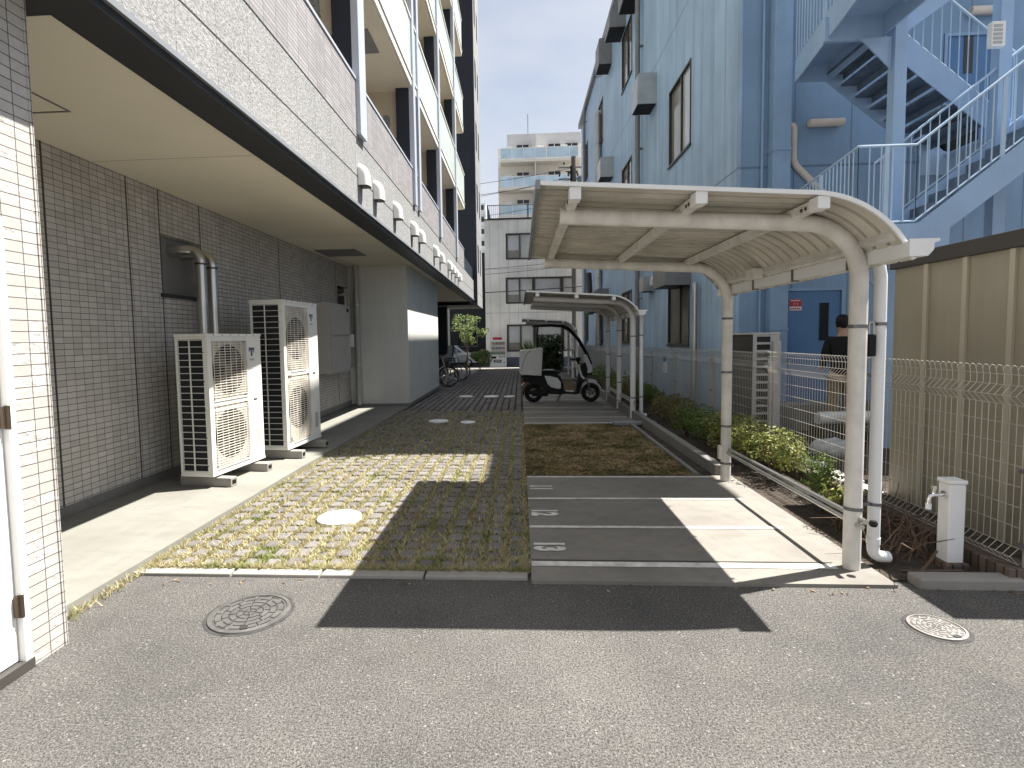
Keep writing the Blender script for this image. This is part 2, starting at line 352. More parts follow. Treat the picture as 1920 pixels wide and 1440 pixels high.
def pavermat():
    t = NT('worn paving block'); p = t.pos(); g = t.n('NewGeometry').outputs['Random Per Island']
    s = t.sep(p)
    c = t.ramp(g, 0, 1, (0.15, 0.138, 0.134), (0.24, 0.225, 0.218))
    c = t.mix(t.math('MULTIPLY', t.ramp(t.noise(30, 5, p), 0.5, 0.75), 0.5), c, (0.07, 0.065, 0.063))
    c = t.mix(t.math('MULTIPLY', t.ramp(t.noise(2.0, 4, p), 0.5, 0.75), 0.4), c, (0.22, 0.19, 0.14))
    gr = t.line(s[0], 0.021, 0.006)
    c = t.mix(t.math('MULTIPLY', gr, 0.35), c, (0.05, 0.047, 0.045))
    h = t.math('SUBTRACT', t.noise(140, 3, p), t.math('MULTIPLY', gr, 0.8))
    return t.set(c, 0.9, 0, t.bump(h, 0.006, 0.7), 0.2)
M['paver'] = pavermat()

# ------------------------------------------------------------------ mesh helpers
ORG = {}
class MB:
    def __init__(s): s.v = []; s.f = []
    def quad(s, *pts):
        b = len(s.v); s.v += [tuple(p) for p in pts]; s.f.append(tuple(range(b, b+len(pts))))
    def box(s, x0, x1, y0, y1, z0, z1):
        b = len(s.v)
        s.v += [(x0, y0, z0), (x1, y0, z0), (x1, y1, z0), (x0, y1, z0), (x0, y0, z1), (x1, y0, z1), (x1, y1, z1), (x0, y1, z1)]
        for q in ((3, 2, 1, 0), (4, 5, 6, 7), (0, 1, 5, 4), (1, 2, 6, 5), (2, 3, 7, 6), (3, 0, 4, 7)): s.f.append(tuple(b+i for i in q))
        return s
    def prism(s, poly, axis, a, b):
        # poly: 2D outline; axis 'x': (y,z), 'y': (x,z), 'z': (x,y)
        def mk(p, t):
            return {'x': (t, p[0], p[1]), 'y': (p[0], t, p[1]), 'z': (p[0], p[1], t)}[axis]
        n = len(poly); k = len(s.v)
        s.v += [mk(p, a) for p in poly] + [mk(p, b) for p in poly]
        s.f.append(tuple(range(k, k+n))); s.f.append(tuple(range(k+2*n-1, k+n-1, -1)))
        for i in range(n):
            j = (i+1) % n; s.f.append((k+i, k+n+i, k+n+j, k+j))
        return s
    def tube(s, path, r, n=10, cap=True, closed=False):
        P = [Vector(p) for p in path]; m = len(P); rings = []
        up = None
        for i in range(m):
            if closed: d = P[(i+1) % m] - P[i-1]
            elif i == 0: d = P[1]-P[0]
            elif i == m-1: d = P[-1]-P[-2]
            else: d = (P[i+1]-P[i]).normalized() + (P[i]-P[i-1]).normalized()
            d.normalize()
            if up is None:
                up = Vector((0, 0, 1)) if abs(d.z) < 0.9 else Vector((1, 0, 0))
            a = d.cross(up)
            if a.length < 1e-5: a = d.cross(Vector((0.3, 1, 0.2)))
            a.normalize(); bb = a.cross(d).normalized(); up = bb
            rr = r[i] if isinstance(r, (list, tuple)) else r
            k = len(s.v)
            for j in range(n):
                t = 2*pi*j/n; q = P[i] + a*(rr*cos(t)) + bb*(rr*sin(t)); s.v.append(tuple(q))
            rings.append(k)
        for i in range(m if closed else m-1):
            k0 = rings[i]; k1 = rings[(i+1) % m]
            for j in range(n):
                j2 = (j+1) % n; s.f.append((k0+j, k0+j2, k1+j2, k1+j))
        if cap and not closed:
            s.f.append(tuple(rings[0]+j for j in range(n-1, -1, -1))); s.f.append(tuple(rings[-1]+j for j in range(n)))
        return s
    def cyl(s, p0, p1, r, n=12): return s.tube([p0, p1], r, n)
    def lathe(s, prof, c=(0, 0, 0), n=24, axis='z'):
        k = len(s.v); m = len(prof)
        for i in range(n):
            t = 2*pi*i/n
            for (r, h) in prof:
                q = {'z': (r*cos(t), r*sin(t), h), 'y': (r*cos(t), h, r*sin(t)), 'x': (h, r*cos(t), r*sin(t))}[axis]
                s.v.append((c[0]+q[0], c[1]+q[1], c[2]+q[2]))
        for i in range(n):
            i2 = (i+1) % n
            for j in range(m-1):
                s.f.append((k+i*m+j, k+i2*m+j, k+i2*m+j+1, k+i*m+j+1))
        return s
    def torus(s, c, R, r, axis='y', n=28, m=8):
        pts = []
        for i in range(n):
            t = 2*pi*i/n
            pts.append({'y': (c[0]+R*cos(t), c[1], c[2]+R*sin(t)), 'z': (c[0]+R*cos(t), c[1]+R*sin(t), c[2]), 'x': (c[0], c[1]+R*cos(t), c[2]+R*sin(t))}[axis])
        return s.tube(pts, r, m, closed=True)
    def xf(s, mat, start=0):
        for i in range(start, len(s.v)): s.v[i] = tuple(mat @ Vector(s.v[i]))
        return s
    def obj(s, name, mat, parent=None, local=False, smooth=False, bevel=0.0, fix=True):
        me = bpy.data.meshes.new(name); off = Vector((0, 0, 0))
        if parent is not None and not local: off = ORG.get(parent.name, Vector((0, 0, 0)))
        me.from_pydata([(v[0]-off[0], v[1]-off[1], v[2]-off[2]) for v in s.v], [], s.f)
        if fix:
            bm = bmesh.new(); bm.from_mesh(me); bmesh.ops.recalc_face_normals(bm, faces=bm.faces); bm.to_mesh(me); bm.free()
        me.materials.append(M[mat] if isinstance(mat, str) else mat)
        if smooth:
            for p in me.polygons: p.use_smooth = True
            try: me.set_sharp_from_angle(angle=radians(38))
            except Exception: pass
        o = bpy.data.objects.new(name, me); COL.objects.link(o)
        if bevel:
            b = o.modifiers.new('bevel', 'BEVEL'); b.width = bevel; b.segments = 2; b.limit_method = 'ANGLE'
        if parent is not None:
            o.parent = parent; ORG[o.name] = off
        return o
def tag(o, label=None, cat=None, group=None, kind=None):
    if label: o['label'] = label
    if cat: o['category'] = cat
    if group: o['group'] = group
    if kind: o['kind'] = kind
    return o
def thing(name, label, cat, loc=(0, 0, 0), rz=0.0, group=None):
    o = bpy.data.objects.new(name, None); COL.objects.link(o); o.location = loc; o.rotation_euler = (0, 0, rz)
    o.empty_display_size = 0.2
    ORG[o.name] = Vector(loc)
    return tag(o, label, cat, group)
def arc(cx, cy, r, a0, a1, n):
    return [(cx+r*cos(radians(a0+(a1-a0)*i/n)), cy+r*sin(radians(a0+(a1-a0)*i/n))) for i in range(n+1)]
def gz(y): return 0.0 if y < 6 else -(min(y, 31)-6)*0.009
def bx(*a): return MB().box(*a)
def wallholes(mb, axis, pos, depth, u0, u1, z0, z1, holes):
    # one-sided wall sheet with reveals; depth = signed reveal depth along the axis
    us = sorted({u0, u1, *[h[0] for h in holes], *[h[1] for h in holes]}); zs = sorted({z0, z1, *[h[2] for h in holes], *[h[3] for h in holes]})
    def P(u, z, d=0.0): return (pos+d, u, z) if axis == 'x' else (u, pos+d, z)
    for i in range(len(us)-1):
        for j in range(len(zs)-1):
            uc, zc = (us[i]+us[i+1])/2, (zs[j]+zs[j+1])/2
            if any(h[0] < uc < h[1] and h[2] < zc < h[3] for h in holes): continue
            mb.quad(P(us[i], zs[j]), P(us[i+1], zs[j]), P(us[i+1], zs[j+1]), P(us[i], zs[j+1]))
    for a, b, c, d in holes:
        for (p, q) in (((a, c), (b, c)), ((b, c), (b, d)), ((b, d), (a, d)), ((a, d), (a, c))):
            mb.quad(P(*p), P(*q), P(*q, depth), P(*p, depth))
    return mb
def leaves(mb, c, rad, n, size, flat=0.0, shell=0.5, rnd=random):
    for _ in range(n):
        while True:
            d = Vector((rnd.gauss(0, 1), rnd.gauss(0, 1), rnd.gauss(0, 1)))
            if d.length > 0.1: break
        d.normalize(); rr = (shell + (1-shell)*rnd.random())**0.6
        p = Vector((c[0]+d.x*rad[0]*rr, c[1]+d.y*rad[1]*rr, c[2]+d.z*rad[2]*rr))
        nrm = (d + Vector((rnd.gauss(0, .6), rnd.gauss(0, .6), rnd.gauss(0.3, .6)))).normalized()
        a = nrm.orthogonal().normalized(); a = Matrix.Rotation(rnd.random()*6.28, 3, nrm) @ a; b = nrm.cross(a)
        s = size*(0.6+0.8*rnd.random()); w = s*0.42
        mb.quad(p-a*s*0.5, p+b*w*0.5, p+a*s*0.5+nrm*s*0.1, p-b*w*0.5)

# ------------------------------------------------------------------ SETTING: ground
g = MB(); ys = [-300, 6, 31, 31.001, 700]; zs = [0, 0, gz(31), -0.40, -0.40]
for i in range(len(ys)-1):
    g.quad((-400, ys[i], zs[i]), (400, ys[i], zs[i]), (400, ys[i+1], zs[i+1]), (-400, ys[i+1], zs[i+1]))
tag(g.obj('ground', 'asphalt', fix=False), 'speckled grey asphalt apron in front of the paved alley', 'asphalt', kind='structure')

def strip(x0, x1, y0, y1, z, mat, name, thick=None, ny=1):
    m = MB()
    yy = sorted({y0, y1, *[y for y in (6.0, 31.0) if y0 < y < y1]})
    for a, b in zip(yy[:-1], yy[1:]):
        za, zb = gz(a)+z, gz(b)+z
        m.quad((x0, a, za), (x1, a, za), (x1, b, zb), (x0, b, zb))
        if thick:
            m.quad((x0, a, za-thick), (x0, a, za), (x0, b, zb), (x0, b, zb-thick)); m.quad((x1, a, za-thick), (x1, b, zb-thick), (x1, b, zb), (x1, a, za))
    if thick:
        m.quad((x0, y0, gz(y0)+z-thick), (x1, y0, gz(y0)+z-thick), (x1, y0, gz(y0)+z), (x0, y0, gz(y0)+z))
        m.quad((x0, y1, gz(y1)+z-thick), (x0, y1, gz(y1)+z), (x1, y1, gz(y1)+z), (x1, y1, gz(y1)+z-thick))
    return m.obj(name, mat, fix=False)
o = strip(-2.597, 0.05, 3.44, 11.5, 0.012, 'bed', 'paving_bed'); tag(o, 'dry thatch and soil under the nearer paving blocks', 'soil', kind='structure')
o = strip(-2.597, 0.05, 11.5, 30.69, 0.010, 'soil', 'far_paving_bed'); tag(o, 'dark soil in the grooves between the far paving blocks', 'soil', kind='structure')
o = strip(-2.595, -2.2, 16.85, 28.0, 0.063, 'concrete', 'bicycle_stand_slab', thick=0.08); tag(o, 'concrete strip under the parked bicycles', 'walkway', kind='structure')
o = strip(0.052, 1.90, 5.86, 31.0, 0.016, 'dirt', 'dirt_patch'); tag(o, 'bare brown soil strip between the two parking pads', 'soil', kind='structure')
o = strip(3.11, 6.5, 5.26, 9.35, 0.007, 'soil', 'back_yard'); tag(o, 'dark bare ground behind the wire fence', 'soil', kind='structure')
o = strip(2.0, 3.65, 3.40, 31.0, 0.010, 'soil', 'planting_bed'); tag(o, 'dark soil bed along the wire fence', 'soil', kind='structure')
o = strip(-6.5, -2.6, 2.56, 28.5, 0.065, 'concrete', 'walkway', thick=0.08); tag(o, 'raised pale concrete walkway along the tiled wall', 'walkway', kind='structure')
o = bx(-6, 3.5, 30.7, 31.35, -0.5, -0.185).obj('street_kerb', 'kerbconc', bevel=0.01); tag(o, 'sunlit white kerb at the far end of the alley', 'kerb', kind='structure')

# kerb stones in front of the pavers
kb = MB()
for a, b in ((-2.62, -1.93), (-1.925, -1.33), (-1.325, -0.64), (-0.635, 0.035)):
    kb.box(a+0.004, b-0.004, 3.355, 3.45, -0.05, 0.022)
tag(kb.obj('kerb', 'kerbconc', bevel=0.006), 'row of flush kerb stones in front of the grassy pavers', 'kerb', kind='structure')
tag(bx(2.385, 2.99, 3.30, 3.42, -0.05, 0.062).obj('bed_kerb', 'kerbconc', bevel=0.01), 'grey kerb block closing the planting bed', 'kerb', kind='structure')

# paving blocks: one surface
pv = MB(); rnd = random.Random(3)
covers = [(-1.566, 4.45, 0.187), (-1.563, 10.05, 0.19), (-0.984, 9.88, 0.14), (-1.50, 14.7, 0.19), (-0.80, 14.65, 0.21), (-0.30, 14.6, 0.15)]
px, py = 0.1525, 0.163
cols = 17
r = 0; y = 3.475
while y < 30.4:
    for cidx in range(cols):
        x = -2.545 + cidx*px + px*0.5 + rnd.uniform(-.003, .003) - 0.02
        yy = y + (py*0.5 if cidx % 2 else 0)*0.0 + rnd.uniform(-.006, .006)
        if any((x-cx)**2+(yy+0.06-cy)**2 < (cr_+0.035)**2 for cx, cy, cr_ in covers): continue
        w = 0.098 + rnd.uniform(-.004, .004); l = (0.118 if yy < 9.5 else 0.136 if yy < 11.5 else 0.155) + rnd.uniform(-.006, .006); w += (0.0 if yy < 11.5 else 0.016)
        z0 = gz(yy)+0.0; z1 = z0 + 0.030 + rnd.uniform(-.005, .005) - (rnd.uniform(.006, .016) if rnd.random() < .10 else 0); e = 0.010
        tx, ty = rnd.uniform(-.04, .04), rnd.uniform(-.04, .04)
        k = len(pv.v); hw, hl = w/2, l/2; cx, cy = x, yy+hl
        ring = [(-1, -1), (1, -1), (1, 1), (-1, 1)]
        for sx, sy in ring: pv.v.append((cx+sx*hw, cy+sy*hl, z0))
        for sx, sy in ring: pv.v.append((cx+sx*hw, cy+sy*hl, z1-e*0.6+tx*sx*hw+ty*sy*hl))
        for sx, sy in ring: pv.v.append((cx+sx*(hw-e), cy+sy*(hl-e), z1+tx*sx*hw+ty*sy*hl))
        for lv in (0, 4):
            for i in range(4):
                j = (i+1) % 4; pv.f.append((k+lv+i, k+lv+j, k+lv+4+j, k+lv+4+i))
        pv.f.append((k+8, k+9, k+10, k+11))
    y += py
tag(pv.obj('paving', 'paver', fix=False), 'dark grooved paving blocks set in rows with grass in the gaps', 'paving', kind='structure')

gr = MB(); rnd = random.Random(11)
def blade(x, y, z, h, w, lean):
    a = rnd.random()*6.28; dx, dy = cos(a)*w/2, sin(a)*w/2; b = rnd.random()*6.28
    lx, ly = cos(b)*lean, sin(b)*lean
    gr.quad((x-dx, y-dy, z), (x+dx, y+dy, z), (x+lx*0.6+dx*.7, y+ly*.6+dy*.7, z+h*.6), (x+lx, y+ly, z+h))
def gappt(y0, y1):
    y = y0 + (y1-y0)*rnd.random()**2.0; x = rnd.uniform(-2.58, 0.04)
    fx = ((x+2.565)/px) % 1.0; fy = ((y-3.475)/py) % 1.0
    return x, y, (0.20 < fx < 0.80 and 0.06 < fy < 0.70)
cnt = 0
while cnt < 38000:
    x, y, inblk = gappt(3.45, 11.6)
    if inblk and rnd.random() > 0.03: continue
    if any((x-cx)**2+(y-cy)**2 < (cr_+0.01)**2 for cx, cy, cr_ in covers): continue
    if x > -0.10 and rnd.random() < 0.2: continue
    blade(x, y, gz(y)+0.008, rnd.uniform(0.018, 0.048), 0.0095+0.0009*y, rnd.uniform(0.015, 0.055)); cnt += 1
for _ in range(2600):   # tufts along the walkway edge and the pad edge
    t = rnd.random()
    if t < 0.7: x, y = -2.585+abs(rnd.gauss(0, .03)), rnd.uniform(2.75, 9)
    elif t < 0.9: x, y = 0.03-abs(rnd.gauss(0, .03)), rnd.uniform(3.4, 10)
    else: x, y = 0.03-abs(rnd.gauss(0, .05)), 3.42+abs(rnd.gauss(0, .2))
    blade(x, y, gz(y)+0.005, rnd.uniform(0.02, 0.06), 0.009, rnd.uniform(0.01, 0.05))
tag(gr.obj('grass', 'grass', fix=False), 'short dry and green grass growing between the paving blocks', 'grass', kind='stuff')
th = MB(); gsave = gr; gr = th
for _ in range(15000):
    y = 5.9 + 3.7*rnd.random(); x = rnd.uniform(0.07, 1.88)
    a = rnd.random()*pi; L = rnd.uniform(.03, .10); z = gz(y)+0.02+rnd.random()*0.012
    dx, dy = cos(a)*L/2, sin(a)*L/2; nx, ny = -sin(a)*0.0035, cos(a)*0.0035
    th.quad((x-dx-nx, y-dy-ny, z), (x+dx-nx, y+dy-ny, z+rnd.uniform(0, .012)), (x+dx+nx, y+dy+ny, z+rnd.uniform(0, .012)), (x-dx+nx, y-dy+ny, z))
def thatchmat():
    t = NT('dead thatch'); p = t.pos(); g = t.n('NewGeometry').outputs['Random Per Island']
    a = t.ramp(g, 0, 1, (0.10, 0.07, 0.035), (0.44, 0.33, 0.18)); b = t.ramp(g, 0, 1, (0.035, 0.035, 0.012), (0.15, 0.14, 0.05))
    return t.set(t.mix(t.ramp(t.noise(1.5, 6, p, 0.65), 0.42, 0.6), a, b), 0.8, 0, None, 0.15)
M['thatch'] = thatchmat()
tag(th.obj('dry_thatch', 'thatch', fix=False), 'matted brown dead grass lying on the bare soil', 'dead grass', kind='stuff')

lf = MB(); rnd = random.Random(31)
for _ in range(240):
    q = rnd.random()
    if q < .35: x, y, z = rnd.uniform(-2.5, 0.0), rnd.uniform(3.5, 10), 0.036
    elif q < .6: x, y, z = rnd.uniform(-2.55, 2.9), 3.33-abs(rnd.gauss(0, .07)), 0.006
    elif q < .8: x, y, z = rnd.uniform(.1, 1.9), rnd.uniform(5.95, 9.5), .045
    else: x, y, z = rnd.uniform(2.3, 2.9), rnd.uniform(3.5, 9), .02
    z += gz(y); a = rnd.random()*6.28; L = rnd.uniform(.008, .02); dx, dy = cos(a)*L, sin(a)*L
    lf.quad((x-dx, y-dy, z+rnd.uniform(0, .006)), (x+dy*.5, y-dx*.5, z), (x+dx, y+dy, z+rnd.uniform(0, .008)), (x-dy*.5, y+dx*.5, z))
M['litter'] = leafmat('dry leaf litter', (0.09, 0.055, 0.03), (0.36, 0.25, 0.13), 0.1)
tag(lf.obj('leaf_litter', 'litter', fix=False), 'scattered dry leaf bits on the paving and along the kerb', 'leaf litter', kind='stuff')
# parking pads
def pad(y0, y1, lines, name, label, z=0.022, xr=2.26):
    o = strip(0.055, xr, y0, y1, z, 'padconc', name, thick=0.06); tag(o, label, 'concrete pad', kind='structure')
    m = MB()
    for yl, w in lines:
        zz = gz(yl)+z+0.004
        m.quad((0.06, yl-w/2, zz), (2.04, yl-w/2, zz), (2.04, yl+w/2, zz), (0.06, yl+w/2, zz))
    o = m.obj(name+'_lines', 'line', fix=False); tag(o, 'white bay lines painted on the '+label, 'painted line', kind='structure')
pad(3.31, 5.90, [(3.56, 0.075), (4.275, 0.05), (5.04, 0.045), (5.83, 0.045)], 'parking_pad', 'near concrete motorcycle pad with numbered bays')
pad(9.62, 15.2, [(9.75, .06), (10.5, .05), (11.3, .05), (12.1, .05), (12.9, .05), (13.7, .05)], 'rear_parking_pad', 'shaded concrete pad under the middle shelter')
pad(21.5, 26.0, [(22.5, .06), (23.3, .06)], 'far_parking_pad', 'far concrete pad under the third shelter')
m = MB(); zz = 0.0265
m.quad((0.06, 3.615, zz), (2.05, 3.615, zz), (2.05, 3.625, zz), (0.06, 3.625, zz))
tag(m.obj('pad_joint', 'ironline', fix=False), 'thin dark expansion joint behind the front bay line', 'joint', kind='structure')
def text_mesh(s, size):
    cu = bpy.data.curves.new('num', 'FONT'); cu.body = s; cu.size = size; cu.align_x = 'CENTER'; cu.align_y = 'CENTER'; cu.offset = 0.016
    o = bpy.data.objects.new('num', cu); COL.objects.link(o)
    dg = bpy.context.evaluated_depsgraph_get(); me = bpy.data.meshes.new_from_object(o.evaluated_get(dg))
    bpy.data.objects.remove(o); bpy.data.curves.remove(cu); return me
for s, y in (('11', 5.41), ('12', 4.625), ('13', 3.86)):
    me = text_mesh(s, 0.29); me.materials.append(M['line'])
    o = bpy.data.objects.new('bay_number', me); COL.objects.link(o); o.location = (0.185, y, 0.0275); o.rotation_euler = (0, 0, -pi/2); o.scale = (0.62, 1, 1)
    tag(o, 'white bay number %s painted at the left end of its bay' % s, 'bay number', 'bay numbers on the near pad')
# drain channel beside the dirt
ch = MB(); ch.box(1.88, 1.93, 5.92, 9.6, -0.1, 0.045)
ch.box(2.10, 2.20, 5.92, 14.5, -0.15, 0.13)
o = ch.obj('drain_channel', 'darkconc'); tag(o, 'concrete drain channel edges beside the bare soil', 'drain channel', kind='structure')
o = bx(1.62, 2.35, 9.40, 9.60, 0.0, 0.05).obj('channel_plate', 'flash', bevel=0.004); tag(o, 'flat steel plate bridging the drain channel', 'steel plate')
# walkway plinth
# ------------------------------------------------------------------ covers
for i, (x, y, r_) in enumerate(covers):
    lab = ['round white cover plate in the sunny grass pavers', 'white cover in the shaded pavers, left one of the nearer pair', 'smaller white cover in the shaded pavers, right one of the nearer pair',
           'far white cover farthest from the scooter', 'far white cover in the middle of its row of three', 'far white cover closest to the scooter'][i]
    z = gz(y)
    t = thing('inspection_cover', lab, 'inspection cover', (x, y, z), 0, 'round white covers in the paving')
    MB().lathe([(0, 0.044), (r_-0.02, 0.044), (r_-0.006, 0.042), (r_, 0.036), (r_, 0.0)], (0, 0, 0), 40).obj('plate', 'cover', t, local=True, smooth=True)
    if i == 0:
        m = MB()
        for k in range(26):
            a = 2*pi*k/26
            if k % 13 in (0, 12, 6): continue
            c0 = Vector((cos(a), sin(a), 0))*(r_*0.68); tx = Vector((-sin(a), cos(a), 0)); rn = Vector((cos(a), sin(a), 0))
            for q in range(2):
                b = c0 + tx*(q*0.012-0.006); hh = rnd.uniform(.006, .014)
                m.quad(*[tuple(b+tx*sx*0.003+rn*sy*hh+Vector((0, 0, .0455))) for sx, sy in ((-1, -1), (1, -1), (1, 1), (-1, 1))])
        m.obj('raised_marks', 'covermark', t, local=True, fix=False)
M['tar'] = pm('dark rim tar', (0.045, 0.043, 0.042), 0.9, var=0.4, vs=20, bump=0.6, bs=120)
def manhole(x, y, r, mat, label, rings, seed, z=0.004, gmat='ironline'):
    t = thing('manhole_cover', label, 'manhole cover', (x, y, 0), 0.3)
    MB().lathe([(0, z+0.004), (r*0.86, z+0.004), (r*0.87, z+0.001), (r*0.89, z+0.001), (r*0.90, z+0.007), (r*0.99, z+0.005), (r, z-0.004)], (0, 0, 0), 64).obj('plate', mat, t, local=True, smooth=True)
    MB().lathe([(r, -0.002), (r+0.004, 0.0025), (r+0.016, 0.003), (r+0.02, 0.001)], (0, 0, 0), 64).obj('sealing_ring', 'tar', t, local=True, smooth=True)
    gm = MB(); rn = random.Random(seed); zz = z+0.0062
    for q in range(rings):
        ra, rb = r*0.84*(q+0.55)/rings, r*0.84*(q+1.0)/rings
        nseg = max(3, 4+q*2); off = rn.random()*6
        # ring groove with gaps
        N = 56
        for k in range(N):
            a0, a1 = 2*pi*k/N, 2*pi*(k+1)/N
            if ((k+int(off*9)) % (N//nseg)) == 0: continue
            gm.quad(*[(rr*cos(a), rr*sin(a), zz) for rr, a in ((rb-0.006, a0), (rb, a0), (rb, a1), (rb-0.006, a1))])
        for k in range(nseg):
            a = 2*pi*k/nseg + off; r0 = r*0.84*q/rings+0.004; d = 0.0028
            gm.quad(*[(rr*cos(a)-sg*d*sin(a), rr*sin(a)+sg*d*cos(a), zz+0.0004) for rr, sg in ((r0, -1), (rb, -1), (rb, 1), (r0, 1))])
    gm.obj('groove_pattern', gmat, t, local=True, fix=False)
    bx(-0.018, 0.018, -r*0.86, -r*0.70, z, zz+0.002).obj('lift_slot', 'ironline', t, local=True)
manhole(-1.56, 2.895, 0.222, 'iron', 'large dark iron manhole cover with concentric broken rings on the asphalt', 5, 4)
manhole(2.155, 2.862, 0.128, 'ironlight', 'small pale iron manhole cover near the planting bed kerb', 5, 9, gmat='iron')

# ------------------------------------------------------------------ LEFT: apartment building
A = thing('apartment_building', 'grey apartment block with tiled ground floor, cream soffit and glass balconies over the walkway', 'building', (-4, 10, 0))
SZ = 3.235; FX = -2.07; WX = -3.93; XE = -2.35
# ground floor tile wall with two window recesses
m = MB(); wallholes(m, 'x', WX, -0.12, 2.56, 12.4, 0.16, SZ-0.002, [(5.76, 6.50, 2.10, 2.76), (11.5, 12.3, 0.92, 2.74)])
m.obj('tiled_wall', 'tile', A, fix=False)
bx(WX-0.10, WX+0.006, 2.565, 12.3, 0.05, 0.158).obj('plinth', 'darkconc', A)
for yj in (4.31, 5.27, 5.755, 6.51, 8.69, 11.41): bx(WX-0.02, WX+0.004, yj-0.006, yj+0.006, 0.162, SZ-0.004).obj('expansion_joint', 'shedtrim', A)
w = bx(WX-0.118, WX-0.10, 5.765, 6.495, 2.105, 2.755).obj('window', 'hatch', A)
bx(WX-0.099, WX+0.03, 5.72, 6.54, 2.06, 2.10).obj('sill', 'charcoal', w)
w = bx(WX-0.118, WX-0.10, 11.505, 12.295, 0.925, 2.735).obj('window', 'glassdark', A)
bx(WX-0.099, WX+0.03, 11.46, 12.33, 0.885, 0.92).obj('sill', 'pipebeige', w)
# corner pier and side wall toward the camera
m = MB(); wallholes(m, 'x', -2.37, -0.06, -4.0, 2.56, 0.0, SZ+0.06, [(1.40, 2.365, 0.03, 2.14)])
m.quad((-2.37, 2.56, 0), (WX, 2.56, 0), (WX, 2.56, SZ+0.06), (-2.37, 2.56, SZ+0.06))
m.obj('tiled_pier', 'tile', A, fix=False)
bx(-2.376, -2.364, 2.548, 2.566, 0.0, SZ).obj('corner_trim', 'tile', A)
D = bx(-2.43, -2.395, 1.44, 2.325, 0.055, 2.10).obj('door', 'doorwhite', A, bevel=0.003)
f = MB(); f.box(-2.44, -2.363, 2.327, 2.368, 0.03, 2.14); f.box(-2.44, -2.363, 1.397, 1.438, 0.03, 2.14); f.box(-2.44, -2.364, 1.438, 2.327, 2.102, 2.14)
f.obj('frame', 'doorwhite', D, bevel=0.003)
bx(-2.44, -2.355, 1.40, 2.366, -0.01, 0.05).obj('sill', 'sill', D)
for z in (0.32, 1.22): MB().cyl((-2.372, 2.332, z-0.055), (-2.372, 2.332, z+0.055), 0.012, 12).box(-2.39, -2.372, 2.31, 2.335, z-0.05, z+0.05).obj('hinge', 'brown', D, smooth=True)
# soffit, dark beam
s = MB(); s.quad((-7, 2.70, SZ), (XE, 2.70, SZ), (XE, 28, SZ), (-7, 28, SZ)); s.obj('soffit', 'soffit', A, fix=False)
bx(-7, XE, -4, 2.70, SZ-0.015, SZ+0.15).obj('dark_beam', 'charcoal', A)
bx(XE, FX+0.005, -4, 24.5, SZ-0.02, SZ+0.03).obj('eave_underside', 'charcoal', A)
bx(XE-0.01, XE, 2.70, 24.5, SZ-0.012, SZ).obj('soffit_trim', 'white', A)
bx(FX-0.05, FX+0.03, -4, 24.5, SZ+0.031, SZ+0.066).obj('drip_edge', 'flash', A)
h1 = MB()
for a in ((-3.60, -3.22, 3.46, 3.475), (-3.60, -3.22, 3.80, 3.815), (-3.60, -3.585, 3.475, 3.80), (-3.235, -3.22, 3.475, 3.80)): h1.box(*a, SZ-0.006, SZ-0.0005)
h1.obj('ceiling_hatch', 'hatch', A)
bx(-3.80, -3.03, 9.9, 10.68, SZ-0.012, SZ-0.001).obj('ceiling_vent', 'hatch', A)
for y in (4.85, 8.6, 13.5): bx(WX, XE-0.01, y, y+0.004, SZ-0.0015, SZ-0.0003).obj('soffit_joint', 'hatch', A)
# upper facade
bx(FX-0.2, FX, -4, 24.5, SZ+0.067, 4.15).obj('facade_panel', 'granite', A)
bx(FX-0.2, FX+0.006, -4, 20.4, 4.151, 4.875).obj('tile_band', 'tileband', A)
bx(FX-0.2, FX-0.03, 20.41, 24.38, 4.151, 4.7).obj('facade_panel', 'navy', A)
bx(FX-0.21, FX+0.02, -4, 20.4, 4.876, 4.91).obj('parapet_cap', 'finmetal', A)
BACK = -3.55
# balcony floors
levels = [(6.43, 6.60), (9.25, 9.42), (12.05, 12.22), (14.85, 15.02), (17.65, 17.82)]
for k, (za, zb) in enumerate(levels):
    bal = bx(BACK, FX, -4, 20.7, za, zb-0.005).obj('balcony', 'balceil', A)
    bx(FX+0.001, FX+0.03, -4, 20.72, za+0.02, zb-0.02).obj('slab_edge', 'slabedge', bal)
    bx(FX+0.004, FX+0.05, -4, 20.74, zb, zb+0.03).obj('bottom_rail', 'white', bal)
    bx(FX+0.004, FX+0.05, -4, 20.74, zb+1.10, zb+1.14).obj('top_rail', 'white', bal)
    gm = MB(); y = -3.0
    while y < 20.5:
        e = min(y+0.88, 20.7); gm.box(FX+0.018, FX+0.028, y, e, zb+0.035, zb+1.095); y += 0.90
    gm.obj('glass_panel', 'frosted', bal)
    if k == 0: bx(-2.60, -2.33, 8.65, 9.35, za-0.02, za-0.001).obj('ceiling_vent', 'hatch', bal)
    else: bx(-2.75, -2.40, 11.8, 12.3, za-0.02, za-0.001).obj('ceiling_vent', 'hatch', bal)
bw = MB(); wl = []
for k in range(6):
    z0 = 3.8 + 2.81*k
    for yb in (-2.5, 1.0, 4.6, 8.2, 11.9, 15.4, 18.3): wl.append((yb, yb+1.75, z0+0.1, z0+2.0))
wallholes(bw, 'x', BACK, -0.08, -4, 20.7, 3.7, 20.5, wl).obj('balcony_wall', 'balwall', A, fix=False)
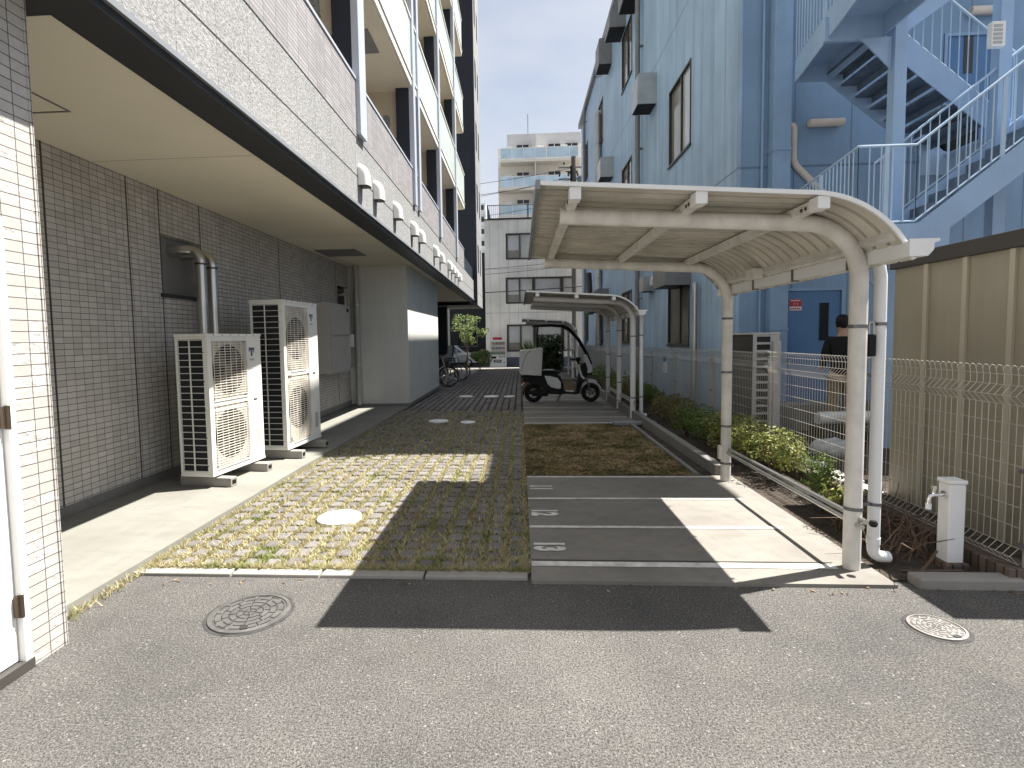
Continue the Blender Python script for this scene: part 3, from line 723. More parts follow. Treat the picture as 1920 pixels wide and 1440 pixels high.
for q in wl:
    w = bx(BACK-0.078, BACK-0.06, q[0]+.01, q[1]-.01, q[2]+.01, q[3]-.01).obj('window', 'glassblindglare', A)
    yc = (q[0]+q[1])/2
    fm = MB(); fm.box(BACK-0.058, BACK-0.03, yc-.03, yc+.03, q[2]+.02, q[3]-.02); fm.box(BACK-0.058, BACK-0.03, q[0]+.012, q[0]+.06, q[2]+.02, q[3]-.02); fm.box(BACK-0.058, BACK-0.03, q[1]-.06, q[1]-.012, q[2]+.02, q[3]-.02)
    fm.obj('frame', 'white', w)
bx(BACK, FX-0.2, -4, 20.7, 3.72, 3.76).obj('balcony_floor', 'balwall', A)
# lintel beams at each storey
lb = MB()
for k in range(1, 6): lb.box(BACK+0.001, BACK+0.35, -4, 20.69, levels[k-1][0]-0.55, levels[k-1][0]-0.001)
lb.obj('balcony_beam', 'balwall', A)
# dark dividing columns and pale metal fins
for yf, dbl in ((3.4, False), (7.15, False), (10.8, True), (14.26, False), (17.9, False)):
    c = bx(-2.36, FX-0.03, yf-0.12, yf+0.30, 4.912, 20.5).obj('column', 'navy', A)
    for (z0, z1) in [(4.912, 6.428)] + [(levels[k][1]+0.001, levels[k+1][0]-0.002) for k in range(4)]:
        zm = z1-1.02 if z0 > 5 else 5.55
        pt_ = bx(BACK+0.002, -2.361, yf+0.02, yf+0.12, zm, z1).obj('partition', 'balwall', c)
        bx(BACK+0.05, -2.40, yf+0.05, yf+0.08, z0, zm-0.03).obj('white_panel', 'signwhite', pt_)
        bx(BACK+0.002, -2.361, yf+0.04, yf+0.09, zm-0.029, zm-0.001).obj('panel_rail', 'hatch', pt_)
    fx = FX+0.062
    if dbl:
        for a in (-0.13, 0.36): bx(FX-0.029, fx, yf+a, yf+a+0.20, 4.20, 20.5).obj('fin', 'finmetal', c)
    else:
        bx(FX-0.029, fx, yf-0.15, yf+0.14, 4.20, 20.5).obj('fin', 'finmetal', c)
    m = MB()
    for k, (za, zb) in enumerate(levels):
        m.tube([(-2.9, yf-0.5, za-0.75), (-2.5, yf-0.5, za-0.75), (-2.5, yf-0.14, za-0.75)], 0.02, 6)
        m.box(-2.55, -2.45, yf-0.40, yf-0.28, za-0.78, za-0.62)
    m.obj('drying_bracket', 'hatch', c)
# dark end wall and pale far side
bx(-6.5, -1.91, 24.52, 24.75, 3.2, 21).obj('end_wall', 'navy', A)
m = MB(); hl = []
for k in range(6): hl += [(25.2, 25.9, 4.6+2.8*k, 5.9+2.8*k), (26.6, 27.2, 4.6+2.8*k, 5.9+2.8*k)]
wallholes(m, 'x', -1.915, -0.12, 24.751, 28.0, 3.08, 21, hl)
m.quad((-1.915, 28, 3.08), (-6, 28, 3.08), (-6, 28, 21), (-1.915, 28, 21)); m.quad((-1.915, 24.76, 3.08), (-1.915, 28, 3.08), (-6, 28, 3.08), (-6, 24.76, 3.08))
m.obj('side_wall', 'granite', A, fix=False)
for q in hl: bx(-2.04, -2.02, q[0]+.01, q[1]-.01, q[2]+.01, q[3]-.01).obj('window', 'glassdark', A)
bx(-9, FX-0.3, -4, 24.4, 20.5, 20.8).obj('roof', 'balceil', A)
# plaster block
bx(-7, -2.56, 12.25, 16.8, 0.05, SZ-0.003).obj('plaster_wall', 'plaster', A)
bx(-3.93, -2.555, 12.244, 16.805, 0.0, 0.075).obj('plinth', 'darkconc', A)
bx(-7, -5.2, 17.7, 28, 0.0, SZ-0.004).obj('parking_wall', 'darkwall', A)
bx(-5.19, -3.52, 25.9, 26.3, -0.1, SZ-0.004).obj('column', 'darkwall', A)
# vent hoods
for i, (y, z) in enumerate([(7.1, 3.66), (7.83, 3.66), (9.06, 3.66), (10.49, 3.65), (11.27, 3.65), (13.22, 3.65), (14.2, 3.64), (15.8, 3.65), (16.6, 3.65), (17.45, 3.62), (18.35, 3.60)]):
    m = MB(); W2 = 0.105; T = 0.165; n = 10
    # hood: half-round cap, open below
    outline = [(0.0, 0.02+T)] + [(0.13*sin(radians(a)), 0.02+T*cos(radians(a))) for a in range(15, 95, 10)] + [(0.14, -0.10), (0.0, -0.10)]
    rings = []
    for q in range(n+1):
        t = -1 + 2*q/n; s_ = sqrt(max(0.0, 1-t*t))**0.6 if abs(t) < 1 else 0.25
        s_ = max(s_, 0.3); rings.append([(FX+0.004+px_*(0.35+0.65*s_), y+t*W2, z+pz*(0.55+0.45*s_) if pz > 0 else z+pz) for px_, pz in outline])
    k = len(m.v)
    L = len(outline)
    for rg in rings: m.v += rg
    for q in range(n):
        for a in range(L-1): m.f.append((k+q*L+a, k+q*L+a+1, k+(q+1)*L+a+1, k+(q+1)*L+a))
    m.f.append(tuple(k+a for a in range(L))); m.f.append(tuple(k+n*L+a for a in range(L-1, -1, -1)))
    v = m.obj('vent_hood', 'hood', A, smooth=True)
    bx(FX+0.012, FX+0.125, y-0.085, y+0.085, z-0.106, z-0.101).obj('louvre', 'black', v)
# downpipe in the corner and steel pipes
dp = MB().cyl((-3.70, 12.12, 0.06), (-3.70, 12.12, SZ), 0.065, 16).obj('downpipe', 'downgrey', A, smooth=True)
c = MB()
for z in (1.0, 2.35): c.cyl((-3.70, 12.12, z-.012), (-3.70, 12.12, z+.012), 0.069, 16).box(-3.93, -3.70, 12.10, 12.14, z-.01, z+.01)
c.obj('pipe_clip', 'steel', dp)
for y0, z0 in ((6.33, 2.60), (6.10, 2.62)):
    m = MB(); m.tube([(WX-0.10, y0-0.05, z0), (-3.82, y0-0.02, z0)] + [(-3.82+0.13*sin(radians(a)), y0, z0-0.13+0.13*cos(radians(a))) for a in (15, 35, 55, 75, 90)] + [(-3.69, y0, 1.3)], 0.058, 14)
    p_ = m.obj('vent_pipe', 'steel', A, smooth=True)
for y0, z0 in ((6.10, 2.45), (6.33, 2.43)): MB().cyl((-3.69, y0, z0), (-3.69, y0, z0+0.02), 0.062, 14).obj('pipe_joint', 'brown', p_, smooth=True)
# small service pipes by the second window
m = MB()
m.tube([(-3.98, 11.75, 2.55), (-3.85, 11.75, 2.55), (-3.84, 11.75, 2.45), (-3.84, 11.75, 1.0)], 0.022, 8)
m.tube([(-3.98, 12.0, 2.6), (-3.86, 12.0, 2.6), (-3.85, 12.0, 2.5), (-3.85, 12.0, 1.0)], 0.016, 8)
m.tube([(-3.86, 12.0, 1.72), (-3.82, 12.08, 1.78), (-3.78, 12.08, 1.78)], 0.012, 8)
m.obj('service_pipe', 'pipebeige', A, smooth=True)
tag(bx(-3.84, -3.74, 11.82, 12.0, 1.40, 1.68).obj('junction_box', 'white', bevel=0.01), 'small white junction box between the downpipe and the tall window', 'junction box')
# wall cabinet
T = thing('wall_cabinet', 'grey beige two door electric cabinet on the tiled wall behind the air conditioners', 'cabinet', (-3.8, 10.8, 0.9))
bx(-3.925, -3.66, 10.22, 11.38, 0.90, 2.29).obj('body', 'cabinet', T, bevel=0.006)
bx(-3.655, -3.64, 10.24, 11.36, 1.66, 2.27).obj('door', 'cabinet', T, bevel=0.004)
bx(-3.655, -3.64, 10.24, 11.36, 0.92, 1.63).obj('door', 'cabinet', T, bevel=0.004)
bx(-3.64, -3.628, 11.20, 11.30, 2.14, 2.22).obj('latch', 'black', T)

# ------------------------------------------------------------------ air conditioners
def outdoor_unit(label, loc, rz, w, d, h, ncol, nrow, chamfer):
    t = thing('air_conditioner', label, 'air conditioner', loc, rz, 'two fan outdoor units on the walkway')
    # local: front at x=0 facing +x, body spans y 0..w, z 0..h
    m = MB(); m.box(-d+0.0, -0.03, 0.03, w, 0.0, h-0.03)
    m.obj('core', 'fin', t, local=True)
    c = MB()
    c.box(-0.028, 0.0, w*0.70, w, 0.02, h-0.031)               # service panel
    c.box(-0.028, 0.0, 0.0, 0.065, 0.02, h-0.031)               # front corner post
    c.box(-0.058, -0.0285, 0.0, 0.028, 0.02, h-0.031)            # corner post side
    c.box(-d, -d+0.025, 0.0, 0.028, 0.02, h-0.031)              # rear post
    c.box(-d-0.005, 0.006, -0.006, w+0.006, h-0.03, h)          # lid
    c.box(-d, 0.004, -0.004, w+0.004, -0.012, 0.019)           # base tray
    zm = 0.045 + (h-0.12)*0.5
    c.box(-0.028, 0.0, 0.066, w*0.699, zm+0.0, zm+0.055)
    c.box(-0.028, 0.0, 0.066, w*0.699, h-0.075, h-0.031)
    c.box(-0.028, 0.0, 0.066, w*0.699, 0.02, 0.06)
    c.obj('casing', 'acwhite', t, local=True, bevel=0.003)
    # side coil guard
    s = MB(); xa, xb = -d+0.026, -0.0585
    for k in range(nrow+1):
        z = 0.045 + (h-0.11)*k/nrow; s.box(xa, xb, -0.002, 0.006, z-0.003, z+0.003)
    xm = (xa+xb)/2 - 0.005
    s.box(xm-0.005, xm+0.005, -0.0035, 0.008, 0.045, h-0.065)
    s.box(xa, xb, 0.0, 0.015, 0.020, 0.037); s.box(xa, xb, 0.0, 0.015, h-0.057, h-0.032)
    s.obj('side_guard', 'acwhite', t, local=True)
    for (z0, z1) in ((0.062, zm-0.002), (zm+0.057, h-0.077)):
        ya, yb = 0.068, w*0.697; yc, zc = (ya+yb)/2, (z0+z1)/2; R = min(yb-ya, z1-z0)*0.47
        # dusty recess with a round opening
        p = MB(); N = 40
        ring = [(yc+R*cos(2*pi*k/N), zc+R*sin(2*pi*k/N)) for k in range(N)]
        def sq(k):
            a = 2*pi*k/N; cx, sx = cos(a), sin(a); q = max(abs(cx)/((yb-ya)/2), abs(sx)/((z1-z0)/2)); return (yc+cx/q, zc+sx/q)
        for k in range(N):
            k2 = (k+1) % N; a, b = ring[k], ring[k2]; c2, d2 = sq(k2), sq(k)
            p.quad((-0.02, *a), (-0.02, *b), (-0.02, *c2), (-0.02, *d2))
            p.quad((-0.02, *a), (-0.028, *a), (-0.028, *b), (-0.02, *b))
        fr = p.obj('fan_shroud', 'dust', t, local=True, fix=False)
        fb = MB(); fb.lathe([(0.0, 0.0), (0.06, 0.0), (0.06, -0.03)], (-0.026, yc, zc), 20, 'x')
        for q in range(4):
            a0 = q*pi/2+0.5
            pts = []
            for e in range(5): pts.append((-0.027, yc+0.055*cos(a0+e*.18), zc+0.055*sin(a0+e*.18)))
            for e in range(5): pts.append((-0.029, yc+R*0.93*cos(a0+.75-e*.2), zc+R*0.93*sin(a0+.75-e*.2)))
            fb.quad(*pts)
        fb.obj('fan', 'fanblade', t, local=True, fix=False)
        gm = MB(); nb = int((z1-z0)/0.027)
        for k in range(nb+1):
            z = z0 + (z1-z0)*k/nb; cut = 0.0
            if chamfer:
                e = min(z-z0, z1-z); cut = max(0, 0.09-e)
            gm.box(0.010, 0.0145, ya+cut, yb-cut, z-0.0038, z+0.0038)
        for k in range(7):
            yv = ya+0.01+(yb-ya-0.02)*k/6
            cut = 0.06 if (chamfer and k in (0, 6)) else 0.0
            gm.tube([(-0.004, yv, z0+cut), (0.008, yv, z0+cut+0.008), (0.008, yv, z1-cut-0.008), (-0.004, yv, z1-cut)], 0.0042, 5)
        gm.obj('fan_grille', 'dustgrille', t, local=True, fix=False)
    # markings
    b = MB(); yb_, zb_ = w*0.80, h-0.20
    b.box(0.0005, 0.003, yb_-0.045, yb_+0.055, zb_+0.02, zb_+0.045); b.box(0.0005, 0.003, yb_-0.012, yb_+0.018, zb_-0.05, zb_+0.019); b.box(0.0005, 0.003, yb_-0.045, yb_-0.03, zb_, zb_+0.019); b.box(0.0005, 0.003, yb_+0.036, yb_+0.05, zb_-0.012, zb_+0.019)
    b.obj('badge', M['badge'], t, local=True)
    l = MB(); l.box(0.0005, 0.002, yb_-0.035, yb_+0.05, zb_-0.10, zb_-0.08); l.box(0.0005, 0.002, w*0.83, w*0.93, 0.15, 0.36)
    l.obj('rating_label', 'acgrey', t, local=True)
    l = MB(); l.box(0.0005, 0.002, yb_-0.04, yb_+0.03, zb_-0.19, zb_-0.155); l.obj('sticker', 'signwhite', t, local=True)
    l = MB(); l.box(-0.002, 0.004, w*0.78, w*0.89, h*0.47, h*0.50); l.obj('panel_handle', 'acwhite', t, local=True, bevel=0.003)
    l = MB(); l.box(0.002, 0.006, w*0.80, w*0.87, h*0.48, h*0.492); l.obj('handle_slot', 'black', t, local=True)
    sc = MB()
    for k in range(6): sc.cyl((0.004, w*(0.1+0.15*k), h-0.014), (0.010, w*(0.1+0.15*k), h-0.014), 0.006, 8)
    for k in range(5): sc.cyl((-0.05, -0.004, 0.1+h*0.2*k), (-0.05, 0.001, 0.1+h*0.2*k), 0.006, 8)
    sc.obj('screws', 'brown', t, local=True)
    for yy in (0.10, w-0.16):
        f = bx(-d-0.06, 0.16, yy-0.05, yy+0.05, -0.125, -0.03).obj('foot', 'kerbconc', t, local=True, bevel=0.006)
        f2 = MB(); f2.box(-d+0.02, -0.02, yy-0.02, yy+0.02, -0.029, -0.013); f2.box(0.1605, 0.164, yy-0.03, yy+0.03, -0.095, -0.055)
        f2.obj('rail', 'black', f, local=True)
M['fanblade'] = pm('dusty dark fan blade', (0.13, 0.115, 0.095), 0.7, var=0.3, vs=8)
M['badge'] = pm('blue grey badge', (0.07, 0.12, 0.20), 0.4, bump=0)
outdoor_unit('shorter ivory two fan air conditioner under the steel vent pipes', (-3.135, 5.225, 0.19), radians(-6.5), 0.91, 0.37, 1.45, 2, 20, False)
outdoor_unit('taller ivory two fan air conditioner with octagonal fan grilles', (-2.935, 6.54, 0.19), radians(-4.5), 0.94, 0.44, 1.88, 2, 25, True)

# ------------------------------------------------------------------ cycle shelters
def shelter(label, y0, z0, posts, ya, yb, detail):
    t = thing('cycle_shelter', label, 'shelter', (0, y0, z0), 0, 'curved roof cycle shelters along the fence')
    # roof sheet with corrugations running along x (waves in y), following a bent profile in xz
    prof = [(0.13+1.54*i/14, 2.435-0.105*i/14) for i in range(14)]
    cxr, czr, R = 1.625, 1.705, 0.628
    prof += [(cxr+R*cos(radians(a)), czr+R*sin(radians(a))) for a in [86-4.2*i for i in range(16)]]
    nrm = []
    for i in range(len(prof)):
        a, b = prof[max(0, i-1)], prof[min(len(prof)-1, i+1)]
        dx, dz = b[0]-a[0], b[1]-a[1]; L = sqrt(dx*dx+dz*dz); nrm.append((-dz/L, dx/L))
    wave = []; y = ya
    seq = ((0.0, 0), (0.088, 0), (0.090, 1), (0.117, 1), (0.119, 0)); P = 0.16 if not detail else 0.128
    while y < yb-0.001:
        for d, h in seq[:-1] if True else seq:
            if y+d*P/0.119 < yb: wave.append((y+d*P/0.119, h*0.032))
        y += P
    wave.append((yb, 0))
    m = MB(); n = len(prof); k = 0
    for side in (0.0, 0.004):
        for (yy, h) in wave:
            for (p, q) in zip(prof, nrm): m.v.append((p[0]+q[0]*(h+side), yy, p[1]+q[1]*(h+side)))
    nw = len(wave); half = nw*n
    for s_ in (0, half):
        for i in range(nw-1):
            for jx in range(n-1): m.f.append((s_+i*n+jx, s_+i*n+jx+1, s_+(i+1)*n+jx+1, s_+(i+1)*n+jx))
    for i in range(nw-1):
        for jx in (0, n-1): m.f.append((i*n+jx, (i+1)*n+jx, half+(i+1)*n+jx, half+i*n+jx))
    roof = m.obj('roof', 'sheet', t, local=True, smooth=True)
    # bright verge trims front and back, dark end trim at the open edge
    for yy in (ya, yb):
        m = MB()
        for i in range(n-1):
            a, b = prof[i], prof[i+1]; na, nb_ = nrm[i], nrm[i+1]
            def pt(p, q, h, dy): return (p[0]+q[0]*h, yy+dy, p[1]+q[1]*h)
            s1 = -0.012 if yy == ya else 0.012
            m.quad(pt(a, na, -0.006, s1), pt(b, nb_, -0.006, s1), pt(b, nb_, 0.018, s1), pt(a, na, 0.018, s1))
            m.quad(pt(a, na, 0.018, s1), pt(b, nb_, 0.018, s1), pt(b, nb_, 0.018, -s1*1.2), pt(a, na, 0.018, -s1*1.2))
            m.quad(pt(a, na, -0.006, s1), pt(a, na, -0.006, -s1*.2), pt(b, nb_, -0.006, -s1*.2), pt(b, nb_, -0.006, s1))
        m.obj('verge_trim', 'pvc', roof, local=True, smooth=True)
    bx(0.10, 0.127, ya-0.014, yb+0.014, 2.405, 2.458).obj('edge_trim', 'flash', roof, local=True)
    # frames
    for yp in posts:
        path = [(0.267, yp, 2.325)] + [(0.267+(1.78-0.267)*i/6, yp, 2.325-0.088*i/6) for i in range(1, 7)]
        path += [(1.78+0.35*sin(radians(a)), yp, 1.885+0.352*cos(radians(a))) for a in range(10, 91, 8)] + [(2.13, yp, 1.2), (2.13, yp, 0.0)]
        beam = MB().tube(path, 0.051, 18).obj('bent_post', 'shelter' if detail else 'postpaint', t, local=True, smooth=True)
        for zb in ((1.586, 0.42) if yp == posts[0] else (1.71, 1.16, 0.60, 0.21)): MB().lathe([(0.0512, -0.011), (0.055, -0.011), (0.055, 0.011), (0.0512, 0.011)], (2.13, yp, zb), 20).obj('clamp_band', 'band', beam, local=True)
        MB().lathe([(0.052, 0.0), (0.075, 0.0), (0.072, 0.012), (0.052, 0.02)], (2.13, yp, 0.004), 16).obj('grout', 'darkconc', beam, local=True)
    # purlins
    for xp, zp in ((0.33, 2.392), (1.045, 2.345), (1.72, 2.298)):
        pr = MB(); pr.box(xp-0.028, xp+0.028, ya+0.012, yb-0.012, zp-0.042, zp+0.018); p = pr.obj('purlin', 'shelter', t, local=True, bevel=0.004)
        bx(xp-0.034, xp+0.034, ya+0.0, ya+0.10, zp-0.048, zp+0.024).obj('end_cap', 'pvc', p, local=True, bevel=0.004)
        for dy in (0.14, 0.19): MB().cyl((xp-0.034, ya+dy, zp-0.018), (xp+0.034, ya+dy, zp-0.018), 0.011, 8).obj('bolt', 'brown', p, local=True)
    for (xp, zp, wq) in ((2.115, 2.125, 0.05),):
        m = MB(); m.prism([(xp-0.02, zp-0.045), (xp+0.025, zp-0.06), (xp+0.04, zp+0.0), (xp-0.004, zp+0.015)], 'y', ya+0.03, yb-0.03); p = m.obj('purlin', 'shelter', t, local=True)
    # gutter
    gpts = [(2.155, 1.965), (2.255, 1.965), (2.285, 2.0), (2.285, 2.035), (2.315, 2.045), (2.315, 2.06), (2.272, 2.06), (2.272, 2.005), (2.25, 1.978), (2.166, 1.978), (2.166, 2.05), (2.155, 2.05)]
    gt = MB().prism(gpts, 'y', ya-0.04, yb+0.02).obj('gutter', 'pvc', t, local=True)
    MB().prism([gpts[0], gpts[1], gpts[2], gpts[3], gpts[4], gpts[5], (2.155, 2.06)], 'y', ya-0.047, ya-0.041).obj('end_cap', 'pvc', gt, local=True)
    yy = ya+0.5
    while yy < yb: MB().box(2.146, 2.290, yy, yy+0.02, 1.955, 1.964).box(2.144, 2.154, yy, yy+0.02, 1.955, 2.06).obj('bracket', 'band', gt, local=True); yy += 0.72
    # downpipe with elbow
    yd = posts[0]+0.06
    path = [(2.285, yd, 1.97), (2.298, yd, 1.90), (2.30, yd, 1.5), (2.30, yd, 0.16)] + [(2.30+0.055*(1-cos(radians(a))), yd, 0.16-0.055*sin(radians(a))-0.03) for a in (10, 30, 50, 70, 90)] + [(2.40, yd+0.005, 0.072)]
    dpo = MB().tube(path, 0.0365, 14).obj('downpipe', 'pvc', t, local=True, smooth=True)
    for zb in (1.60, 0.43):
        m = MB().lathe([(0.037, -0.010), (0.041, -0.010), (0.041, 0.010), (0.037, 0.010)], (2.30, yd, zb), 16); m.box(2.19, 2.262, yd-0.02, yd-0.012, zb-0.010, zb+0.010); m.obj('clamp_band', 'band', dpo, local=True)
    MB().lathe([(0.037, -0.012), (0.0405, -0.012), (0.0405, 0.03), (0.037, 0.03)], (2.30, yd, 0.175), 16).obj('elbow_collar', 'pvc', dpo, local=True)
    # stainless lock rails between posts
    for zr, xr_ in ((0.36, 2.15), (0.325, 2.13)):
        rl = MB().cyl((xr_, posts[0]-0.10, zr), (xr_, posts[-1]+0.02, zr), 0.0165, 12).obj('lock_rail', 'steel', t, local=True, smooth=True)
    MB().lathe([(0, -0.02), (0.018, -0.018), (0.026, 0.0), (0.018, 0.018), (0, 0.02)], (2.215, posts[0]-0.07, 0.34), 14).obj('rail_end_knob', 'black', t, local=True, smooth=True)
    if detail:
        jb = bx(2.02, 2.10, 1.28, 1.45, 2.03, 2.115).obj('junction_box', 'shelter', t, local=True, bevel=0.006)
        MB().tube([(2.09, 1.2, 2.05), (2.09, ya+0.4, 2.05)], 0.012, 8).obj('conduit', 'shelter', jb, local=True, smooth=True)
        bx(2.04, 2.082, 2.095, 2.14, 0.26, 0.40).obj('socket_box', 'shelter', t, local=True, bevel=0.005)
    return t
shelter('nearest cream bent pipe cycle shelter over the numbered bays', 3.55, 0.0, (0.0, 2.15), -0.35, 2.50, True)
shelter('middle cycle shelter over the parked delivery scooter', 10.35, -0.045, (0.0, 1.42, 2.90), -0.35, 3.25, False)
shelter('far low looking cycle shelter behind the scooter canopy', 22.0, -0.15, (0.0, 1.9), -0.35, 3.4, False)
T = thing('key_box', 'black key lock box hanging on the steel band between post and downpipe', 'key box', (2.215, 3.60, 1.40))
bx(2.195, 2.245, 3.545, 3.58, 1.395, 1.535).obj('body', 'black', T, bevel=0.008)
MB().tube([(2.205, 3.562, 1.535), (2.205, 3.562, 1.60), (2.212, 3.562, 1.612), (2.226, 3.562, 1.612), (2.233, 3.562, 1.60), (2.233, 3.562, 1.535)], 0.005, 8).obj('shackle', 'steel', T, smooth=True)

# ------------------------------------------------------------------ wire fence and its base
F = thing('mesh_fence', 'tall galvanised wire mesh fence with folded top along the planting bed', 'fence', (3.0, 4.8, 0))
FXp = 3.0
ends = [3.36, 4.80] + [4.80+1.95*k for k in range(1, 13)]
for a, b in zip(ends[:-1], ends[1:]):
    m = MB(); z0 = gz((a+b)/2); r_ = 0.0027
    y = a+0.02
    near = a < 14
    prof = [(0, .125), (-.05, .175), (0, .225), (0, 1.09), (-.055, 1.15), (0, 1.21), (-0.0, 1.27), (-.012, 1.325), (-.035, 1.335), (-.05, 1.31)] if near else [(0, .14), (0, 1.09), (-.05, 1.15), (0, 1.21), (0, 1.33)]
    while y < b-0.01:
        m.tube([(FXp+dx, y, z0+z) for dx, z in prof], r_, 4, cap=False); y += 0.05
    for dx, z in ((0, .125), (-.05, .175), (0, .225), (0, .35), (0, .475), (0, .60), (0, .725), (0, .85), (0, .975), (0, 1.09), (-.055, 1.15), (0, 1.21), (0, 1.275)):
        m.cyl((FXp+dx-0.004, a+0.01, z0+z), (FXp+dx-0.004, b-0.01, z0+z), 0.0026, 5)
    m.obj('mesh_panel', 'wire', F, fix=False)
for y in ends:
    p = MB().cyl((FXp+0.035, y, gz(y)), (FXp+0.035, y, gz(y)+1.26), 0.024, 12).obj('fence_post', 'wire', F, smooth=True)
    m = MB()
    for z in (0.25, 0.70, 1.18): m.box(FXp-0.012, FXp+0.01, y-0.03, y+0.03, gz(y)+z-0.012, gz(y)+z+0.012)
    m.obj('clip', 'band', p)
m = MB()
ya = 3.34
while ya < 29:
    yb = min(29, ya+(0.9 if ya < 14 else 3.0)); zz = gz(ya)
    m.box(2.92, 3.10, ya, yb-0.006, zz-0.05, zz+0.115); ya = yb
tag(m.obj('fence_base_wall', 'edgebrick', bevel=0.006), 'low rustic block edging under the wire fence', 'edging wall', kind='structure')
T = thing('fence_sign', 'small white and blue notice hanging on the wire fence', 'sign', (2.985, 11.35, 1.0))
bx(2.975, 2.985, 11.18, 11.44, 0.78, 1.13).obj('board', 'signwhite', T)
bx(2.9715, 2.9745, 11.182, 11.438, 1.005, 1.128).obj('blue_header', 'signblue', T)
m = MB()
for k in range(4): m.box(2.9725, 2.9745, 11.22, 11.40-0.03*(k % 2), 0.96-k*0.045, 0.975-k*0.045)
m.obj('print', 'acgrey', T)
T = thing('standpipe', 'white square garden standpipe post with a chrome tap in the planting bed', 'standpipe', (2.785, 3.62, 0))
bx(2.738, 2.838, 3.57, 3.67, 0.0, 0.565).obj('post', 'pvc', T, bevel=0.008)
bx(2.732, 2.844, 3.564, 3.676, 0.566, 0.592).obj('cap', 'pvc', T, bevel=0.006)
bx(2.715, 2.862, 3.545, 3.695, -0.02, 0.055).obj('base', 'edgebrick', T, bevel=0.01)
m = MB(); m.lathe([(0.0, 0.0), (0.026, 0.0), (0.026, 0.01), (0.0, 0.01)], (2.727, 3.61, 0.49), 14, 'x')
m.cyl((2.735, 3.61, 0.49), (2.655, 3.61, 0.485), 0.011, 10); m.tube([(2.665, 3.61, 0.487), (2.645, 3.61, 0.48), (2.638, 3.61, 0.46), (2.638, 3.61, 0.425)], 0.012, 10)
m.cyl((2.668, 3.61, 0.485), (2.668, 3.61, 0.525), 0.009, 8); m.cyl((2.668, 3.61, 0.525), (2.668, 3.61, 0.55), 0.016, 8)
tp = m.obj('tap', 'chrome', T, smooth=True)
MB().cyl((2.638, 3.61, 0.395), (2.638, 3.61, 0.43), 0.017, 10).obj('hose_fitting', 'pvc', tp, smooth=True)

# ------------------------------------------------------------------ shrubs in the bed
def shrub(x, y, r, h, mats, label, n=700, size=0.04, twigs=7, group='clipped shrubs in the planting bed', rnd=None):
    rnd = rnd or random.Random(int(x*100+y*1000)); z = gz(y)
    t = thing('shrub', label, 'shrub', (x, y, z), 0, group)
    m = MB()
    clumps = [(x+rnd.uniform(-.55, .55)*r, y+rnd.uniform(-.7, .7)*r, z+h*rnd.uniform(0.42, 0.80), r*rnd.uniform(.42, .68)) for _ in range(9)]
    for c in clumps: leaves(m, c[:3], (c[3], c[3]*1.15, c[3]*0.75), n//6, size, rnd=rnd)
    m.obj('foliage', mats, t, fix=False)
    b = MB()
    for _ in range(twigs):
        a = rnd.random()*6.28; q = rnd.uniform(.3, .9)*r
        b.tube([(x+rnd.uniform(-.04, .04), y+rnd.uniform(-.04, .04), z), (x+cos(a)*q*.35, y+sin(a)*q*.4, z+h*.3), (x+cos(a)*q*.8, y+sin(a)*q*.8, z+h*.7)], [0.009, 0.007, 0.003], 5)
    b.obj('stems', 'twig', t)
shrub(2.62, 4.75, .20, .40, 'leafgreen', 'small sparse green shrub close behind the near post of the nearest shelter', 330, .035)
shrub(2.74, 5.15, .22, .46, 'leafgreen', 'small green shrub between the sunlit hedge end and the near post', 420, .036, 9)
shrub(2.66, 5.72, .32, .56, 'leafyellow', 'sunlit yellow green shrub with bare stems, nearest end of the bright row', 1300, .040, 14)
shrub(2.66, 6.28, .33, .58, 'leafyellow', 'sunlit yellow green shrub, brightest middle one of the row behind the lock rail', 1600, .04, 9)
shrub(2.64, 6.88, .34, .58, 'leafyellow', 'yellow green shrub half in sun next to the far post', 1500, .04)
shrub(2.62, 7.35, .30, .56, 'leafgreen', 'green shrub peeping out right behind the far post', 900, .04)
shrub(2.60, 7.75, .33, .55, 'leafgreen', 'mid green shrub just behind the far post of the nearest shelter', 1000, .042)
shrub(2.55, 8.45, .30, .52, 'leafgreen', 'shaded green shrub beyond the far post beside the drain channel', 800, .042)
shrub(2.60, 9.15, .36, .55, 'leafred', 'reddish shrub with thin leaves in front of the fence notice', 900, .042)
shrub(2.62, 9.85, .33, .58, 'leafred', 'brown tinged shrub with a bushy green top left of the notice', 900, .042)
shrub(2.66, 11.0, .36, .68, 'leafgreen', 'tall dark green shrub right of the middle shelter downpipe', 900, .045)
shrub(2.62, 12.3, .40, .62, 'leafgreen', 'green shrub between the middle shelter posts', 800, .05)
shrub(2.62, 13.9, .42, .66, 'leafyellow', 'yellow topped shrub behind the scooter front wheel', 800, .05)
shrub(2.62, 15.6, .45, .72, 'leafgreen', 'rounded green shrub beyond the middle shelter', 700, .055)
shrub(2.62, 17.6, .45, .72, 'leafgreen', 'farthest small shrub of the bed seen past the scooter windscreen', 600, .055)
shrub(2.50, 4.35, .20, .40, 'leafyellow', 'little leafy shrub right of the thick white downpipe', 330, .036)
